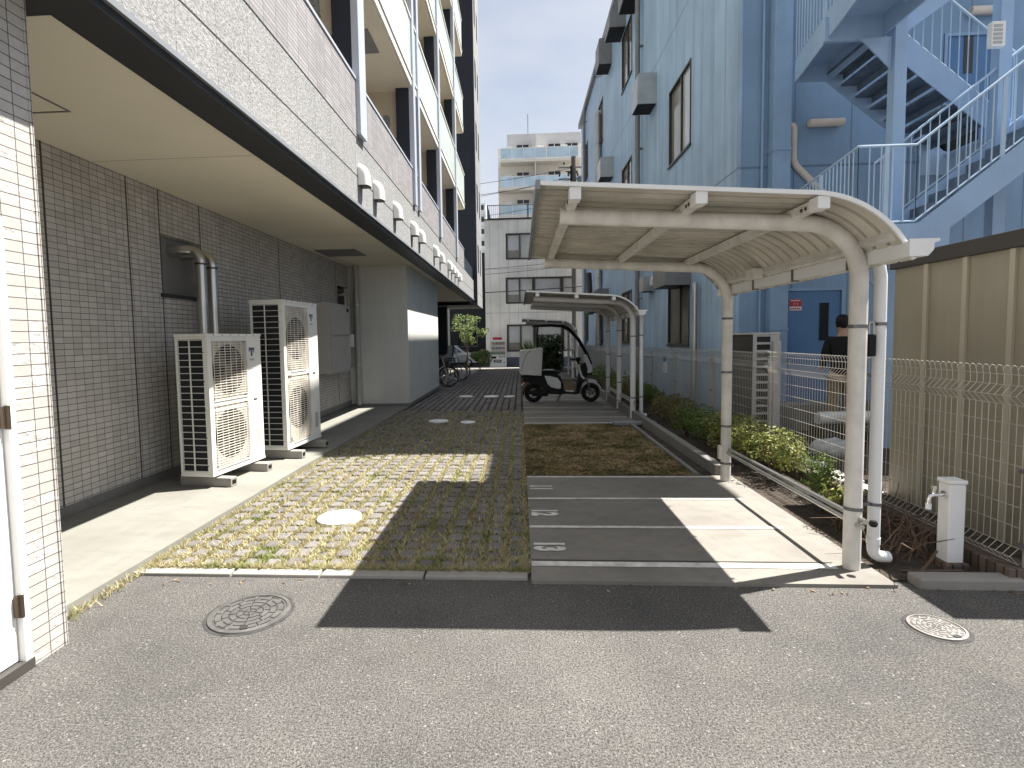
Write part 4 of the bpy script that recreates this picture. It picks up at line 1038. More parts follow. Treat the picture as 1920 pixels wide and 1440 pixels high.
# dead twiggy shrub beside the standpipe
t = thing('dead_shrub', 'leafless brown twiggy shrub between the downpipe and the standpipe', 'shrub', (2.55, 3.85, 0)); rnd = random.Random(5); b = MB()
for _ in range(70):
    a = rnd.random()*6.28; q = rnd.uniform(.12, .42); x0, y0 = 2.62+rnd.uniform(-.2, .2), 4.0+rnd.uniform(-.35, .3)
    b.tube([(x0, y0, 0.0), (x0+cos(a)*q*.4, y0+sin(a)*q*.4, rnd.uniform(.08, .2)), (x0+cos(a)*q, y0+sin(a)*q, rnd.uniform(.12, .36))], [0.006, 0.005, 0.002], 4)
b.tube([(2.50, 3.50, 0.0), (2.58, 3.52, .06), (2.62, 3.50, .16)], 0.008, 5); b.tube([(2.42, 3.52, 0.02), (2.56, 3.50, .03), (2.75, 3.46, .05)], 0.007, 5)
b.obj('twigs', 'twig', t)

# ------------------------------------------------------------------ RIGHT: steel shed
S = thing('storage_shed', 'olive beige ribbed steel shed with dark brown roof trim behind the wire fence', 'shed', (4.5, 4.2, 0))
sx, sy0, sy1, sz = 3.47, 3.38, 5.25, 2.24
bx(sx, 6.4, sy0, sy1, -0.02, sz-0.12).obj('wall', 'shedwall', S)
bx(sx-0.035, 6.43, sy0-0.03, sy1+0.03, sz-0.119, sz).obj('roof_trim', 'shedtrim', S, bevel=0.004)
m = MB(); y = sy0+0.25
while y < sy1: m.box(sx-0.022, sx-0.001, y-0.022, y+0.022, 0.02, sz-0.121); m.box(sx-0.010, sx-0.0005, y+0.023, y+0.030, 0.02, sz-0.121); y += 0.405
M['shedrib'] = pm('pale shed rib', (0.40, 0.36, 0.28), 0.5, var=0.05); m.obj('wall_rib', 'shedrib', S)  # lighter copy of the wall colour paints in light caught by the ribs
T = thing('rooftop_unit', 'small white weathered box unit standing on the shed roof', 'air conditioner', (4.1, 4.4, 2.25))
bx(4.0, 4.45, 4.12, 4.42, 2.27, 2.42).obj('casing', 'acwhite', T, bevel=0.01)
MB().lathe([(0.0, 0.0), (0.05, 0.0), (0.055, -0.01)], (4.14, 4.115, 2.345), 16, 'y').obj('fan_opening', 'acgrey', T)
bx(4.02, 4.43, 4.15, 4.40, 2.245, 2.269).obj('foot', 'black', T)

# ------------------------------------------------------------------ RIGHT: blue factory building
B = thing('factory_building', 'three storey blue clad factory with faded grey blue side wall and dark windows', 'building', (7, 20, 0))
BX, BY, EZ = 3.65, 9.4, 13.7
win = []
for k, y in enumerate((11.9, 17.9, 23.9, 29.0)):
    win += [(y, y+1.65, 1.32, 3.06), (y, y+1.65, 5.57, 7.33), (y, y+1.65, 9.92, 11.75)]
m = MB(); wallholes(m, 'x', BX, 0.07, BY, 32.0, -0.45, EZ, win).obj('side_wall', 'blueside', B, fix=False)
for i, (a, b, c, d) in enumerate(win):
    mid = (a+b)/2-0.12
    f = MB(); e = 0.045
    f.box(BX-0.02, BX+0.06, a, b, c, c+e); f.box(BX-0.02, BX+0.06, a, b, d-e, d); f.box(BX-0.019, BX+0.06, a, a+e, c+e, d-e); f.box(BX-0.019, BX+0.06, b-e, b, c+e, d-e); f.box(BX-0.01, BX+0.06, mid-.03, mid+.03, c+e, d-e)
    f.box(BX-0.045, BX-0.021, a-0.03, b+0.03, c-0.03, c+0.01)
    w = f.obj('window', 'framebrown', B)
    bx(BX+0.040, BX+0.045, mid+.03, b-e, c+e, d-e).obj('pane', 'glassgrey', w)
    bx(BX+0.030, BX+0.035, a+e, mid-.03, c+e, d-e).obj('pane', 'glassblindglare' if i == 1 else 'glassgrey', w)  # pale pane on the near upper window has a bright reflection painted in
dX0, dX1 = 4.46, 5.36
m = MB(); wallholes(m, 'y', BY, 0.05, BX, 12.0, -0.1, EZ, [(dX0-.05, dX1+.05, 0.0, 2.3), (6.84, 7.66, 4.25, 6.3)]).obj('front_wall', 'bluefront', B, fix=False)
m = MB(); m.quad((BX, 32, -.45), (12, 32, -.45), (12, 32, EZ), (BX, 32, EZ)); m.quad((12, BY, -.1), (12, 32, -.1), (12, 32, EZ), (12, BY, EZ)); m.quad((BX, BY, EZ), (12, BY, EZ), (12, 32, EZ), (BX, 32, EZ))
m.obj('roof', 'ductgrey', B, fix=False)
def bdoor(x0, x1, z0, z1, sx0, sx1):
    d = bx(x0, x1, BY+0.012, BY+0.04, z0, z1).obj('door', 'bluedoor', B)
    f = MB(); f.box(x0-.05, x0-.004, BY-.015, BY+.05, z0, z1+.05); f.box(x1+.004, x1+.05, BY-.015, BY+.05, z0, z1+.05); f.box(x0-.004, x1+.004, BY-.014, BY+.05, z1+.004, z1+.05)
    f.obj('frame', 'bluetrim', d); bx(sx0, sx1, BY+0.005, BY+0.0115, z0+1.42, z0+2.05).obj('slit_window', 'glassdark', d)
    return d
d1 = bdoor(dX0, dX1, 0.0, 2.25, 5.02, 5.17)
bx(dX0+0.06, dX0+0.08, BY-0.03, BY+0.011, 1.0, 1.1).obj('handle', 'steel', d1)
sg = bx(4.53, 4.725, BY+0.004, BY+0.0115, 1.93, 2.12).obj('warning_sign', 'signwhite', d1)
bx(4.532, 4.723, BY+0.001, BY+0.0035, 1.995, 2.118).obj('red_panel', 'red', sg)
m = MB()
for k in range(6): m.box(4.55+k*.026, 4.568+k*.026, BY-0.0015, BY+0.0005, 2.085, 2.103)
for k in (0, 1):
    x = 4.59+k*0.05; m.box(x, x+.028, BY-.0015, BY+.0005, 2.045, 2.049); m.box(x, x+.028, BY-.0015, BY+.0005, 2.030, 2.034); m.box(x+.012, x+.016, BY-.002, BY+.0004, 2.018, 2.056)
m.obj('print', 'signwhite', sg)
m = MB()
for k in range(5): m.box(4.545+k*.034, 4.568+k*.034, BY+0.0015, BY+0.0035, 1.945, 1.975)
m.obj('print', 'red', sg)
bdoor(6.9, 7.6, 4.25, 6.25, 7.16, 7.3)
# corner trims, square duct, pipes
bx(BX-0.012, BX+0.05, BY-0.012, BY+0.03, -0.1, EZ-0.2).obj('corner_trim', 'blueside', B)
dct = bx(4.12, 4.40, 9.18, 9.395, 0.0, EZ).obj('square_duct', 'bluetrim', B, bevel=0.01)
m = MB()
for z in (1.6, 4.5, 7.4, 10.3): m.box(4.11, 4.41, 9.17, 9.399, z, z+0.035)
m.obj('duct_band', 'bluetrim', dct)
m = MB()
m.cyl((4.02, 9.35, 0), (4.02, 9.35, EZ), 0.022, 8)
m.obj('thin_pipe', 'bluetrim', B, smooth=True)
m = MB(); m.tube([(4.42, 9.36, 4.94), (4.50, 9.36, 4.94), (4.52, 9.36, 4.90), (4.52, 9.36, 4.40), (4.56, 9.36, 4.30), (5.0, 9.36, 3.85), (5.1, 9.36, 3.7)], 0.055, 10)
m.obj('beige_pipe', 'lampbeige', B, smooth=True)
def wlamp(x0, x1, z):
    l = MB().box(x0+0.02, x1-0.02, 9.33, 9.395, z-0.04, z+0.04).obj('wall_lamp', 'acgrey', B)
    MB().cyl((x0, 9.30, z), (x1, 9.30, z), 0.062, 14).obj('diffuser', 'lampbeige', l, smooth=True)
wlamp(4.73, 5.27, 4.95); wlamp(7.15, 7.70, 6.58)
# gutter and eave
m = MB(); m.box(BX-0.16, BX+0.02, BY-0.25, 32.15, EZ-0.22, EZ+0.02); m.obj('eave_gutter', 'ductgrey', B)
def rainpipe(y, r_, mat, ztop, nb):
    p = MB().tube([(BX-0.09, y, EZ-.2), (BX-0.12, y, EZ-0.5), (BX-0.14, y, EZ-0.7), (BX-0.14, y, gz(y)-.2)] if ztop is None else [(BX-0.02, y, ztop), (BX-0.14, y, ztop), (BX-0.16, y, ztop-0.15), (BX-0.16, y, gz(y)-.2)], r_, 12).obj('rain_pipe', mat, B, smooth=True)
    m = MB(); z = 1.2
    while z < 13: m.box(BX-0.14, BX-0.001, y-0.10, y+0.012, z, z+0.025); m.lathe([(r_+.001, -.015), (r_+.007, -.015), (r_+.007, .015), (r_+.001, .015)], (BX-0.14, y, z), 12); z += nb
    m.obj('bracket', 'ductgrey', p)
rainpipe(16.45, 0.075, 'ductgrey', None, 1.45); rainpipe(24.3, 0.15, 'hoodsteel', 11.2, 2.9); rainpipe(29.4, 0.075, 'ductgrey', None, 1.45)
p = MB().cyl((BX-0.10, 11.25, 0.0), (BX-0.10, 11.25, 2.6), 0.055, 12).obj('steam_pipe', 'steel', B, smooth=True)
def exhaust(y, z, w, h, d, rounded, mat='hoodsteel'):
    if rounded: prof = [(BX-0.001, z), (BX-d, z), (BX-d, z+h*0.25)] + [(BX-d+d*0.55*(1-cos(radians(a))), z+h*.25+h*0.75*sin(radians(a))) for a in (20, 40, 60, 80, 90)] + [(BX-0.001, z+h)]
    else: prof = [(BX-0.001, z), (BX-d, z), (BX-d, z+h*0.93), (BX-d+0.03, z+h), (BX-0.001, z+h)]
    e = MB().prism(prof, 'y', y-w/2, y+w/2).obj('exhaust_hood', mat, B)
    bx(BX-d+0.02, BX-0.02, y-w/2+0.03, y+w/2-0.03, z-0.006, z-0.0005).obj('opening', 'black', e)
exhaust(15.15, 7.62, 0.75, 0.78, 0.50, False); exhaust(21.7, 7.65, 0.75, 0.75, 0.5, False)
exhaust(19.4, 11.85, 1.0, 0.85, 0.55, True, 'ductgrey'); exhaust(22.1, 12.0, 0.9, 0.95, 0.5, False, 'ductgrey'); exhaust(17.1, 11.45, 0.9, 0.5, 0.5, False, 'ductgrey')
exhaust(12.35, 2.62, 1.05, 0.45, 0.55, False, 'ductgrey'); exhaust(15.2, 2.75, 0.5, 0.4, 0.3, False); exhaust(23.0, 2.55, 1.1, 0.95, 0.8, True, 'ductgrey')
MB().lathe([(0.0, 0.16), (0.06, 0.15), (0.11, 0.10), (0.125, 0.02), (0.125, -0.10), (0.0, -0.10)], (BX-0.12, 14.45, 2.95), 16).obj('vent_cap', 'hoodsteel', B, smooth=True)
# sloping dark strut seen behind the beams
MB().tube([(BX-0.3, 26.5, 4.6), (BX-0.25, 26.2, 2.6)], 0.14, 8).obj('dark_duct', 'framebrown', B, smooth=True)

# ------------------------------------------------------------------ outdoor staircase
ST = thing('outdoor_staircase', 'blue steel outdoor staircase with balusters in front of the factory', 'staircase', (5, 7.6, 0))
Yo0, Yo1, Yi0, Yi1 = 6.6, 7.45, 7.62, 8.75
def landing_poly(x1): return [(3.90, Yo0), (x1, Yo0), (x1, Yi1), (4.24, Yi1)]
def rail(pts, name='railing', h=0.92, nb_=0.11, parent=ST, post=True):
    m = MB()
    for (a, b) in zip(pts[:-1], pts[1:]):
        A_, B_ = Vector(a), Vector(b); L = (B_-A_).length; hz = (Vector((B_.x, B_.y, 0))-Vector((A_.x, A_.y, 0))).length
        n = max(2, int(hz/nb_))
        for i in range(n+1):
            q = A_.lerp(B_, i/n); m.tube([q+Vector((0, 0, .06)), q+Vector((0, 0, h))], 0.0075, 5, cap=False)
    m.tube([Vector(p)+Vector((0, 0, h)) for p in pts], 0.016, 8); m.tube([Vector(p)+Vector((0, 0, .06)) for p in pts], 0.010, 6)
    r_ = m.obj(name, 'bluerail', parent)
    if post:
        for (a, b) in zip(pts[:-1], pts[1:]):
            A_, B_ = Vector(a), Vector(b)
            q = A_.lerp(B_, 0.5); bx(q.x-.022, q.x+.022, q.y-.008, q.y+.008, q.z-.15, q.z+h-.01).obj('rail_post', 'bluerail', r_)
def landing(zf, x1=4.72, name='landing'):
    P = landing_poly(x1)
    l = MB().prism(P, 'z', zf-0.04, zf).obj(name, 'bluemetal', ST)
    m = MB()
    pr = P+[P[0]]
    for (a, b) in zip(pr[:-1], pr[1:]):
        d = Vector((b[0]-a[0], b[1]-a[1], 0)).normalized(); n_ = Vector((-d.y, d.x, 0))*0.012
        m.prism([(a[0]-n_.x, a[1]-n_.y), (b[0]-n_.x, b[1]-n_.y), (b[0]+n_.x, b[1]+n_.y), (a[0]+n_.x, a[1]+n_.y)], 'z', zf-0.30, zf+0.03)
    m.box(3.99, x1-0.013, 7.50, 7.56, zf-0.34, zf-0.041)
    m.obj('edge_beam', 'bluemetal', l)
    return l
def flight(x0, z0, x1, z1, ya, yb, name='flight'):
    # stringers + open treads
    d = 1 if x1 > x0 else -1
    n = max(3, int(round((z1-z0)/0.19))); m = MB()
    def st(y, thk=0.014):
        nonlocal m
        pts = [(x0-d*0.06, z0-0.30), (x0-d*0.06, z0+0.02), (x0+d*0.02, z0+0.06), (x1, z1+0.06), (x1+d*0.04, z1-0.06), (x1+d*0.04, z1-0.30), (x0+d*0.42, z0-0.02-0.0)]
        pts = [(x0-d*.06, z0-.30), (x0-d*.06, z0+.03), (x0+d*.0, z0+.05), (x1, z1+.05), (x1+d*.05, z1-.0), (x1+d*.05, z1-.30), (x0+d*.32, z0-.03), (x0+d*.32, z0-.30)]
        m.prism(pts, 'y', y-thk/2, y+thk/2)
    st(ya); f = m.obj('stringer', 'bluemetal', ST)
    m = MB(); st(yb); m.obj('stringer', 'bluemetal', ST)
    t_ = MB()
    for i in range(1, n):
        x = x0+(x1-x0)*i/n; z = z0+(z1-z0)*i/n; w = abs(x1-x0)/n
        t_.box(min(x, x+d*w*1.15), max(x, x+d*w*1.15), ya+0.012, yb-0.012, z-0.03, z)
        t_.box(x if d > 0 else x-0.01, x+0.01 if d > 0 else x, ya+0.012, yb-0.012, z-0.12, z-0.0305)
    t_.obj('treads', 'tread', f)
    return f
XA, XB = 4.62, 6.42
lv = [2.76, 4.21, 5.66, 7.11, 8.56]
for k in (0, 2): landing(lv[k])
def right_landing(zf):
    l = bx(XB, 7.75, Yo0, Yi1, zf-0.04, zf).obj('landing', 'bluemetal', ST)
    m = MB(); m.box(XB, 7.76, Yo0-.02, Yo0-.005, zf-.28, zf+.03); m.box(XB, 7.76, Yi1+.005, Yi1+.02, zf-.28, zf+.03); m.box(7.751, 7.77, Yo0, Yi1, zf-.28, zf+.03); m.box(XB, 7.75, 7.50, 7.56, zf-.30, zf-.041)
    m.obj('edge_beam', 'bluemetal', l)
    bx(6.9, 7.6, Yi1+0.021, 9.38, zf-0.04, zf).obj('door_step', 'bluemetal', l)
right_landing(lv[1])
bx(3.90, 6.28, 6.55, 9.2, 8.50, 8.62).obj('canopy', 'bluemetal', ST)  # unseen slab, inferred from the shadow on the bays and added to cast it
bx(3.95, 4.07, 6.62, 6.74, 0.0, 8.499).obj('column', 'bluemetal', ST) if False else None
MB().prism([(4.80, 5.36), (4.96, 5.36), (7.05, 6.82), (7.05, 7.06), (4.80, 5.52)], 'y', 7.53, 7.56).obj('brace_beam', 'bluemetal', ST)
flight(XA, lv[0], XB, lv[1], Yo0, Yo1); flight(XB, lv[1], XA+.1, lv[2], Yi0, Yi1)
z = lv[0]; rail([(4.24, Yi1, z), (3.915, Yo0+.01, z), (XA-.06, Yo0+.01, z), (XB, Yo0+.01, lv[1])]); rail([(XA, Yo1, z+.05), (XB, Yo1, lv[1])], 'inner_railing', post=False)
z = lv[2]; rail([(4.24, Yi1, z), (3.915, Yo0+.01, z), (4.70, Yo0+.01, z), (4.70, 7.5, z)])
z = lv[1]; rail([(XB, Yo0+.01, z), (7.74, Yo0+.01, z), (7.74, Yi1, z)]); rail([(XB, Yi0, z), (XA+.1, Yi0, lv[2])], 'inner_railing', post=False)
for x in (4.88, 6.14):
    for y in (7.47,):
        m = MB(); m.box(x-.075, x+.075, y-.065, y-.055, 0, 8.49); m.box(x-.075, x+.075, y+.055, y+.065, 0, 8.49); m.box(x-.075, x-.062, y-.054, y+.054, 0, 8.49); m.box(x+.062, x+.075, y-.054, y+.054, 0, 8.49)
        c = m.obj('column', 'bluemetal', ST)
        for z in (lv[0], lv[2]):
            if x < 5.5: gs = MB().prism([(x-.08, z-.34), (x-.50, z-.34), (x-.42, z-.40), (x-.08, z-.75)], 'y', y-.01, y+.01)
            if x < 5.5: gs.obj('gusset', 'bluemetal', c)

T = thing('dark_cabinet', 'black box standing on the upper stair landing in front of the blue door', 'cabinet', (6.6, 8.95, lv[1]))
bx(6.62, 7.12, 9.0, 9.33, lv[1], lv[1]+0.80).obj('body', 'black', T, bevel=0.02)
bx(6.60, 7.14, 8.98, 9.35, lv[1]+0.805, lv[1]+0.83).obj('lid', 'hoodsteel', T)
T = thing('louvred_box', 'small white louvred box hung on the stair railing', 'vent box', (6.0, 7.45, 5.2))
bx(5.88, 6.04, 7.30, 7.375, 5.06, 5.36).obj('case', 'white', T, bevel=0.005)
m = MB()
for k in range(5): m.box(5.895, 6.0, 7.294, 7.2995, 5.09+k*.05, 5.12+k*.05)
m.obj('louvres', 'acgrey', T)

# ------------------------------------------------------------------ things behind the fence
t = thing('fence_side_air_conditioner', 'grey two fan outdoor unit behind the wire fence beside the blue door', 'air conditioner', (3.2, 7.6, 0.2))
x0, x1, y0, y1, z0, z1 = 3.18, 3.53, 7.58, 8.52, 0.22, 1.565
bx(x0+.012, x1-.004, y0+.014, y1, z0, z1-.03).obj('core', 'fin', t)
m = MB(); m.box(x0-.006, x1+.006, y0-.008, y1+.006, z1-.029, z1); m.box(x0, x0+.05, y0, y0+.013, z0, z1-.03); m.box(x1-.12, x1, y0, y0+.013, z0, z1-.03); m.box(x0, x1, y0-.002, y1, z0-.03, z0-.001)
k = 0; nz = 12
for k in range(nz+1):
    z = z0+.02+(z1-z0-.06)*k/nz; m.box(x0+.05, x1-.12, y0, y0+.012, z-.016, z+.016)
m.obj('casing', 'acgrey', t, bevel=0.003)
m = MB(); m.box(x0-.002, x0+.011, y0+.02, y1-.01, z0+.02, z1-.05); m.obj('rear_coil', 'shedtrim', t)
m = MB(); m.box(x1-.10, x1+.004, y0-.045, y0-.003, z0, z1-.12); m.obj('pipe_cover', 'acgrey', t, bevel=0.01)
m = MB(); m.box(x0, x1, y0+.1, y0+.2, 0, z0-.031); m.box(x0, x1, y1-.2, y1-.1, 0, z0-.031); m.obj('foot', 'darkconc', t)
t = bx(3.75, 6.2, 8.75, 9.15, 0.0, 0.42).obj('concrete_step', 'darkconc', bevel=0.01); tag(t, 'long grey concrete step in front of the blue door', 'step')
t = MB().cyl((4.22, 7.9, 0.335), (5.05, 7.95, 0.335), 0.09, 18).obj('white_pipe', 'pvc', smooth=True); tag(t, 'thick white plastic pipe lying behind the wire fence', 'pipe')
m = MB(); m.box(4.2, 5.1, 7.78, 8.08, 0.0, 0.242); t = m.obj('pipe_support', 'shedtrim', bevel=0.01); tag(t, 'dark block carrying the white pipe behind the fence', 'block')
def sack(c, s, rot, label):
    bm = bmesh.new(); bmesh.ops.create_icosphere(bm, subdivisions=4, radius=1.0)
    for v in bm.verts:
        p = v.co; q = Vector((abs(p.x)**0.6*(1 if p.x > 0 else -1), abs(p.y)**0.7*(1 if p.y > 0 else -1), p.z*0.9)); nz_ = sin(p.x*9+p.y*5)*.08+sin(p.y*13+p.z*7)*.07+sin(p.x*23-p.y*17)*.05
        v.co = Vector((q.x*s[0], q.y*s[1], max(-0.7, q.z+nz_)*s[2]))
    me = bpy.data.meshes.new('sack'); bm.to_mesh(me); bm.free(); me.materials.append(M['bagcloth'])
    for p in me.polygons: p.use_smooth = True
    o = bpy.data.objects.new('sack', me); COL.objects.link(o); o.location = c; o.rotation_euler = (0, 0, rot); tag(o, label, 'sack')
sack((3.90, 6.95, 0.09), (0.27, 0.19, 0.13), 0.4, 'grey woven sack slumped behind the yellow green shrubs')
m = MB(); rnd = random.Random(21)
for _ in range(150):
    x, y, s_ = rnd.uniform(3.12, 3.42), rnd.uniform(5.25, 6.6), rnd.uniform(.02, .055)
    k = len(m.v); pts = [Vector((rnd.uniform(-1, 1), rnd.uniform(-1, 1), rnd.uniform(-.6, 1)))*s_ for _ in range(6)]
    m.box(x-s_, x+s_, y-s_*.8, y+s_*.8, 0, s_*1.1); m.xf(Matrix.Translation((x, y, 0)) @ Matrix.Rotation(rnd.random()*6, 4, 'Z') @ Matrix.Translation((-x, -y, 0)), k)
tag(m.obj('rubble', 'cobble', bevel=0.006), 'pale rubble spread on the ground behind the fence', 'rubble', kind='stuff')

# ------------------------------------------------------------------ delivery scooter (local: +x forward, origin under the rear wheel)
G = thing('delivery_scooter', 'white and black roofed delivery scooter with a large cargo box under the middle shelter', 'scooter', (0.315, 13.2, gz(13.2)+0.024))
def wheel(xc, R, wname):
    w = MB().torus((xc, 0, R), R-0.05, 0.052, 'y', 36, 10).obj('wheel', 'rubber', G, local=True, smooth=True)
    r = MB(); r.torus((xc, 0, R), R-0.095, 0.016, 'y', 32, 8); r.lathe([(0.0, -.045), (0.045, -.04), (0.045, .04), (0.0, .045)], (xc, 0, R), 16, 'y')
    for k in range(5):
        a = 2*pi*k/5+0.3; r.tube([(xc+0.04*cos(a), 0, R+0.04*sin(a)), (xc+(R-.10)*cos(a+.25), 0, R+(R-.10)*sin(a+.25))], [0.020, 0.014], 6)
    r.obj('rim', 'alloy', w, local=True, smooth=True)
wheel(0.0, 0.225, 'rear'); wheel(1.385, 0.225, 'front')
def prof(pts, y0, y1, name, mat, parent=G, bev=0.012):
    return MB().prism(pts, 'y', y0, y1).obj(name, mat, parent, local=True, bevel=bev)
# black rear body with engine, seat, floor and leg shield
prof([(-0.27, 0.66), (-0.24, 0.52), (-0.12, 0.50), (0.05, 0.46), (0.26, 0.33), (0.32, 0.22), (0.62, 0.20), (0.80, 0.22), (1.02, 0.19), (1.10, 0.24), (1.10, 0.30), (0.96, 0.25), (0.74, 0.28), (0.72, 0.44), (0.66, 0.62), (0.58, 0.70), (0.30, 0.73), (0.0, 0.70)], -0.14, 0.14, 'body', 'black')
prof([(-0.02, 0.16), (0.34, 0.16), (0.36, 0.32), (0.10, 0.36), (-0.05, 0.28)], -0.17, -0.142, 'engine_cover', 'black')
prof([(0.22, 0.735), (0.20, 0.775), (0.30, 0.79), (0.50, 0.785), (0.64, 0.75), (0.66, 0.71), (0.58, 0.702), (0.30, 0.732)], -0.15, 0.15, 'seat', 'black', bev=0.02)
prof([(0.24, 0.793), (0.52, 0.789), (0.50, 0.80), (0.26, 0.804)], -0.12, 0.12, 'seat_cover', 'bikewhite')
for s in (-1, 1):
    prof([(0.26, 0.66), (0.40, 0.65), (0.58, 0.60), (0.655, 0.50), (0.66, 0.35), (0.60, 0.335), (0.42, 0.38), (0.34, 0.46)], min(s*.142, s*.165), max(s*.142, s*.165), 'side_cover', 'bikewhite')
prof([(0.74, 0.262), (0.97, 0.255), (0.97, 0.268), (0.74, 0.275)], -0.13, 0.13, 'footboard_mat', 'boxwhite', bev=0.0)
ls = prof([(1.01, 0.20), (1.09, 0.22), (1.18, 0.46), (1.27, 0.62), (1.30, 0.80), (1.25, 0.98), (1.17, 0.93), (1.16, 0.82), (1.09, 0.66), (1.05, 0.44)], -0.17, 0.17, 'leg_shield', 'black')
prof([(1.065, 0.93), (1.10, 0.93), (1.17, 0.66), (1.245, 0.585), (1.20, 0.56), (1.13, 0.62)], -0.185, 0.185, 'leg_shield_panel', 'bikewhite')
prof([(1.215, 0.86), (1.24, 1.14), (1.29, 1.16), (1.36, 1.02), (1.41, 0.88), (1.42, 0.74), (1.34, 0.70), (1.245, 0.73), (1.285, 0.80), (1.28, 0.88)], -0.16, 0.16, 'front_cowl', 'bikewhite', bev=0.03)
MB().lathe([(0.0, 0.02), (0.06, 0.015), (0.075, -0.02)], (1.405, 0, 0.84), 16, 'x').obj('headlight', 'signwhite', G, local=True, smooth=True)
prof([(1.24, 0.66), (1.41, 0.66), (1.40, 0.73), (1.25, 0.74)], -0.12, 0.12, 'horn_cover', 'black')
fp = [(1.385+0.275*cos(radians(a)), 0.225+0.275*sin(radians(a))) for a in range(150, 18, -10)]; fp2 = [(1.385+0.245*cos(radians(a)), 0.225+0.245*sin(radians(a))) for a in range(20, 151, 10)]
fp = [(p[0]-.01, p[1]+(.06 if 4 < i < 10 else 0.02)) for i, p in enumerate(fp)]
prof(fp+fp2, -0.075, 0.075, 'front_fender', 'bikewhite', bev=0.008)
m = MB()
for s in (-1, 1): m.tube([(1.385, s*.075, .225), (1.30, s*.08, .50), (1.24, s*.08, .70)], 0.022, 8)
m.obj('fork', 'alloy', G, local=True, smooth=True)
fr = [(0.0+0.265*cos(radians(a)), 0.225+0.265*sin(radians(a))) for a in range(200, 60, -12)]; fr2 = [(0.24*cos(radians(a)), 0.225+0.24*sin(radians(a))) for a in range(62, 201, 12)]
prof(fr+fr2, -0.08, 0.08, 'rear_fender', 'black', bev=0.006)
prof([(-0.30, 0.60), (-0.22, 0.62), (-0.20, 0.66), (-0.29, 0.66)], -0.12, 0.12, 'rear_rack', 'black')
bx(-0.275, -0.20, -0.11, 0.11, 0.50, 0.598).obj('tail_light', 'taillight', G, local=True, bevel=0.01)
prof([(-0.30, 0.42), (-0.22, 0.50), (-0.215, 0.49), (-0.295, 0.405)], -0.09, 0.09, 'number_plate', 'boxwhite', bev=0.0)
# cargo box
cb = prof([(-0.325, 1.28), (0.226, 1.325), (0.226, 1.31), (0.19, 0.665), (-0.30, 0.70), (-0.345, 0.77)], -0.28, 0.28, 'cargo_box', 'boxwhite', bev=0.02)
m = MB(); m.tube([(-0.06, -0.283, 1.30), (-0.17, -0.283, 1.17), (-0.25, -0.283, 0.98), (-0.285, -0.283, 0.80), (-0.34, -0.283, 0.775)], 0.006, 6); m.obj('lid_seam', 'black', cb, local=True)
bx(0.05, 0.20, -0.25, 0.25, 1.322, 1.335).obj('lid_rim', 'boxwhite', cb, local=True)
# roof and windscreen
m = MB()
for s in (-1, 1):
    m.tube([(0.0, s*.22, 1.86), (0.45, s*.24, 1.87), (0.72, s*.24, 1.845), (0.90, s*.23, 1.75), (1.10, s*.22, 1.52), (1.28, s*.20, 1.20), (1.40, s*.16, 0.92)], [0.022, 0.028, 0.028, 0.026, 0.024, 0.022, 0.018], 8)
    m.tube([(0.12, s*.20, 1.85), (0.10, s*.20, 1.62), (0.10, s*.18, 1.32)], 0.018, 8)
m.obj('roof_frame', 'black', G, local=True, smooth=True)
prof([(-0.03, 1.855), (0.45, 1.885), (0.72, 1.862), (0.72, 1.85), (0.45, 1.87), (-0.03, 1.845)], -0.24, 0.24, 'roof', 'black')
m = MB(); P_ = [(0.74, 1.842), (0.90, 1.75), (1.10, 1.52), (1.28, 1.20), (1.36, 1.03)]; Wd = [.235, .225, .215, .195, .18]
for i in range(4): m.quad((P_[i][0]+.012, -Wd[i], P_[i][1]), (P_[i][0]+.012, Wd[i], P_[i][1]), (P_[i+1][0]+.012, Wd[i+1], P_[i+1][1]), (P_[i+1][0]+.012, -Wd[i+1], P_[i+1][1]))
m.obj('windscreen', 'clear', G, local=True, smooth=True, fix=False)
# handlebar
h = MB(); h.tube([(1.12, 0, .92), (1.06, 0, 1.02)], 0.03, 8); h.tube([(0.93, -.30, 1.03), (1.02, -.12, 1.05), (1.05, 0, 1.04), (1.02, .12, 1.05), (0.93, .30, 1.03)], 0.016, 8)
hb = h.obj('handlebar', 'black', G, local=True, smooth=True)
for s in (-1, 1):
    m = MB(); m.tube([(0.99, s*.2, 1.05), (0.985, s*.24, 1.18)], 0.007, 6); m.lathe([(0, .012), (.05, .008), (.055, -.008), (0, -.012)], (0.985, s*.26, 1.22), 14, 'x'); m.obj('mirror', 'black', hb, local=True, smooth=True)
    MB().cyl((0.93, s*.30, 1.03), (0.985, s*.19, 1.042), 0.021, 10).obj('grip', 'rubber', hb, local=True, smooth=True)
bx(1.03, 1.14, -.12, .12, 1.0, 1.09).obj('meter_pod', 'black', G, local=True, bevel=0.02)
m = MB(); m.tube([(0.66, -.10, .20), (0.60, -.16, .05), (0.58, -.20, 0.01)], 0.012, 6); m.tube([(0.66, .10, .20), (0.60, .14, .05), (0.56, .16, 0.01)], 0.012, 6); m.tube([(0.68, -.12, .2), (0.52, -.17, .13)], 0.011, 6)
m.obj('stand', 'alloy', G, local=True, smooth=True)
MB().cyl((-0.15, -.13, .26), (0.28, -.14, .24), 0.045, 10).obj('muffler', 'black', G, local=True, smooth=True)

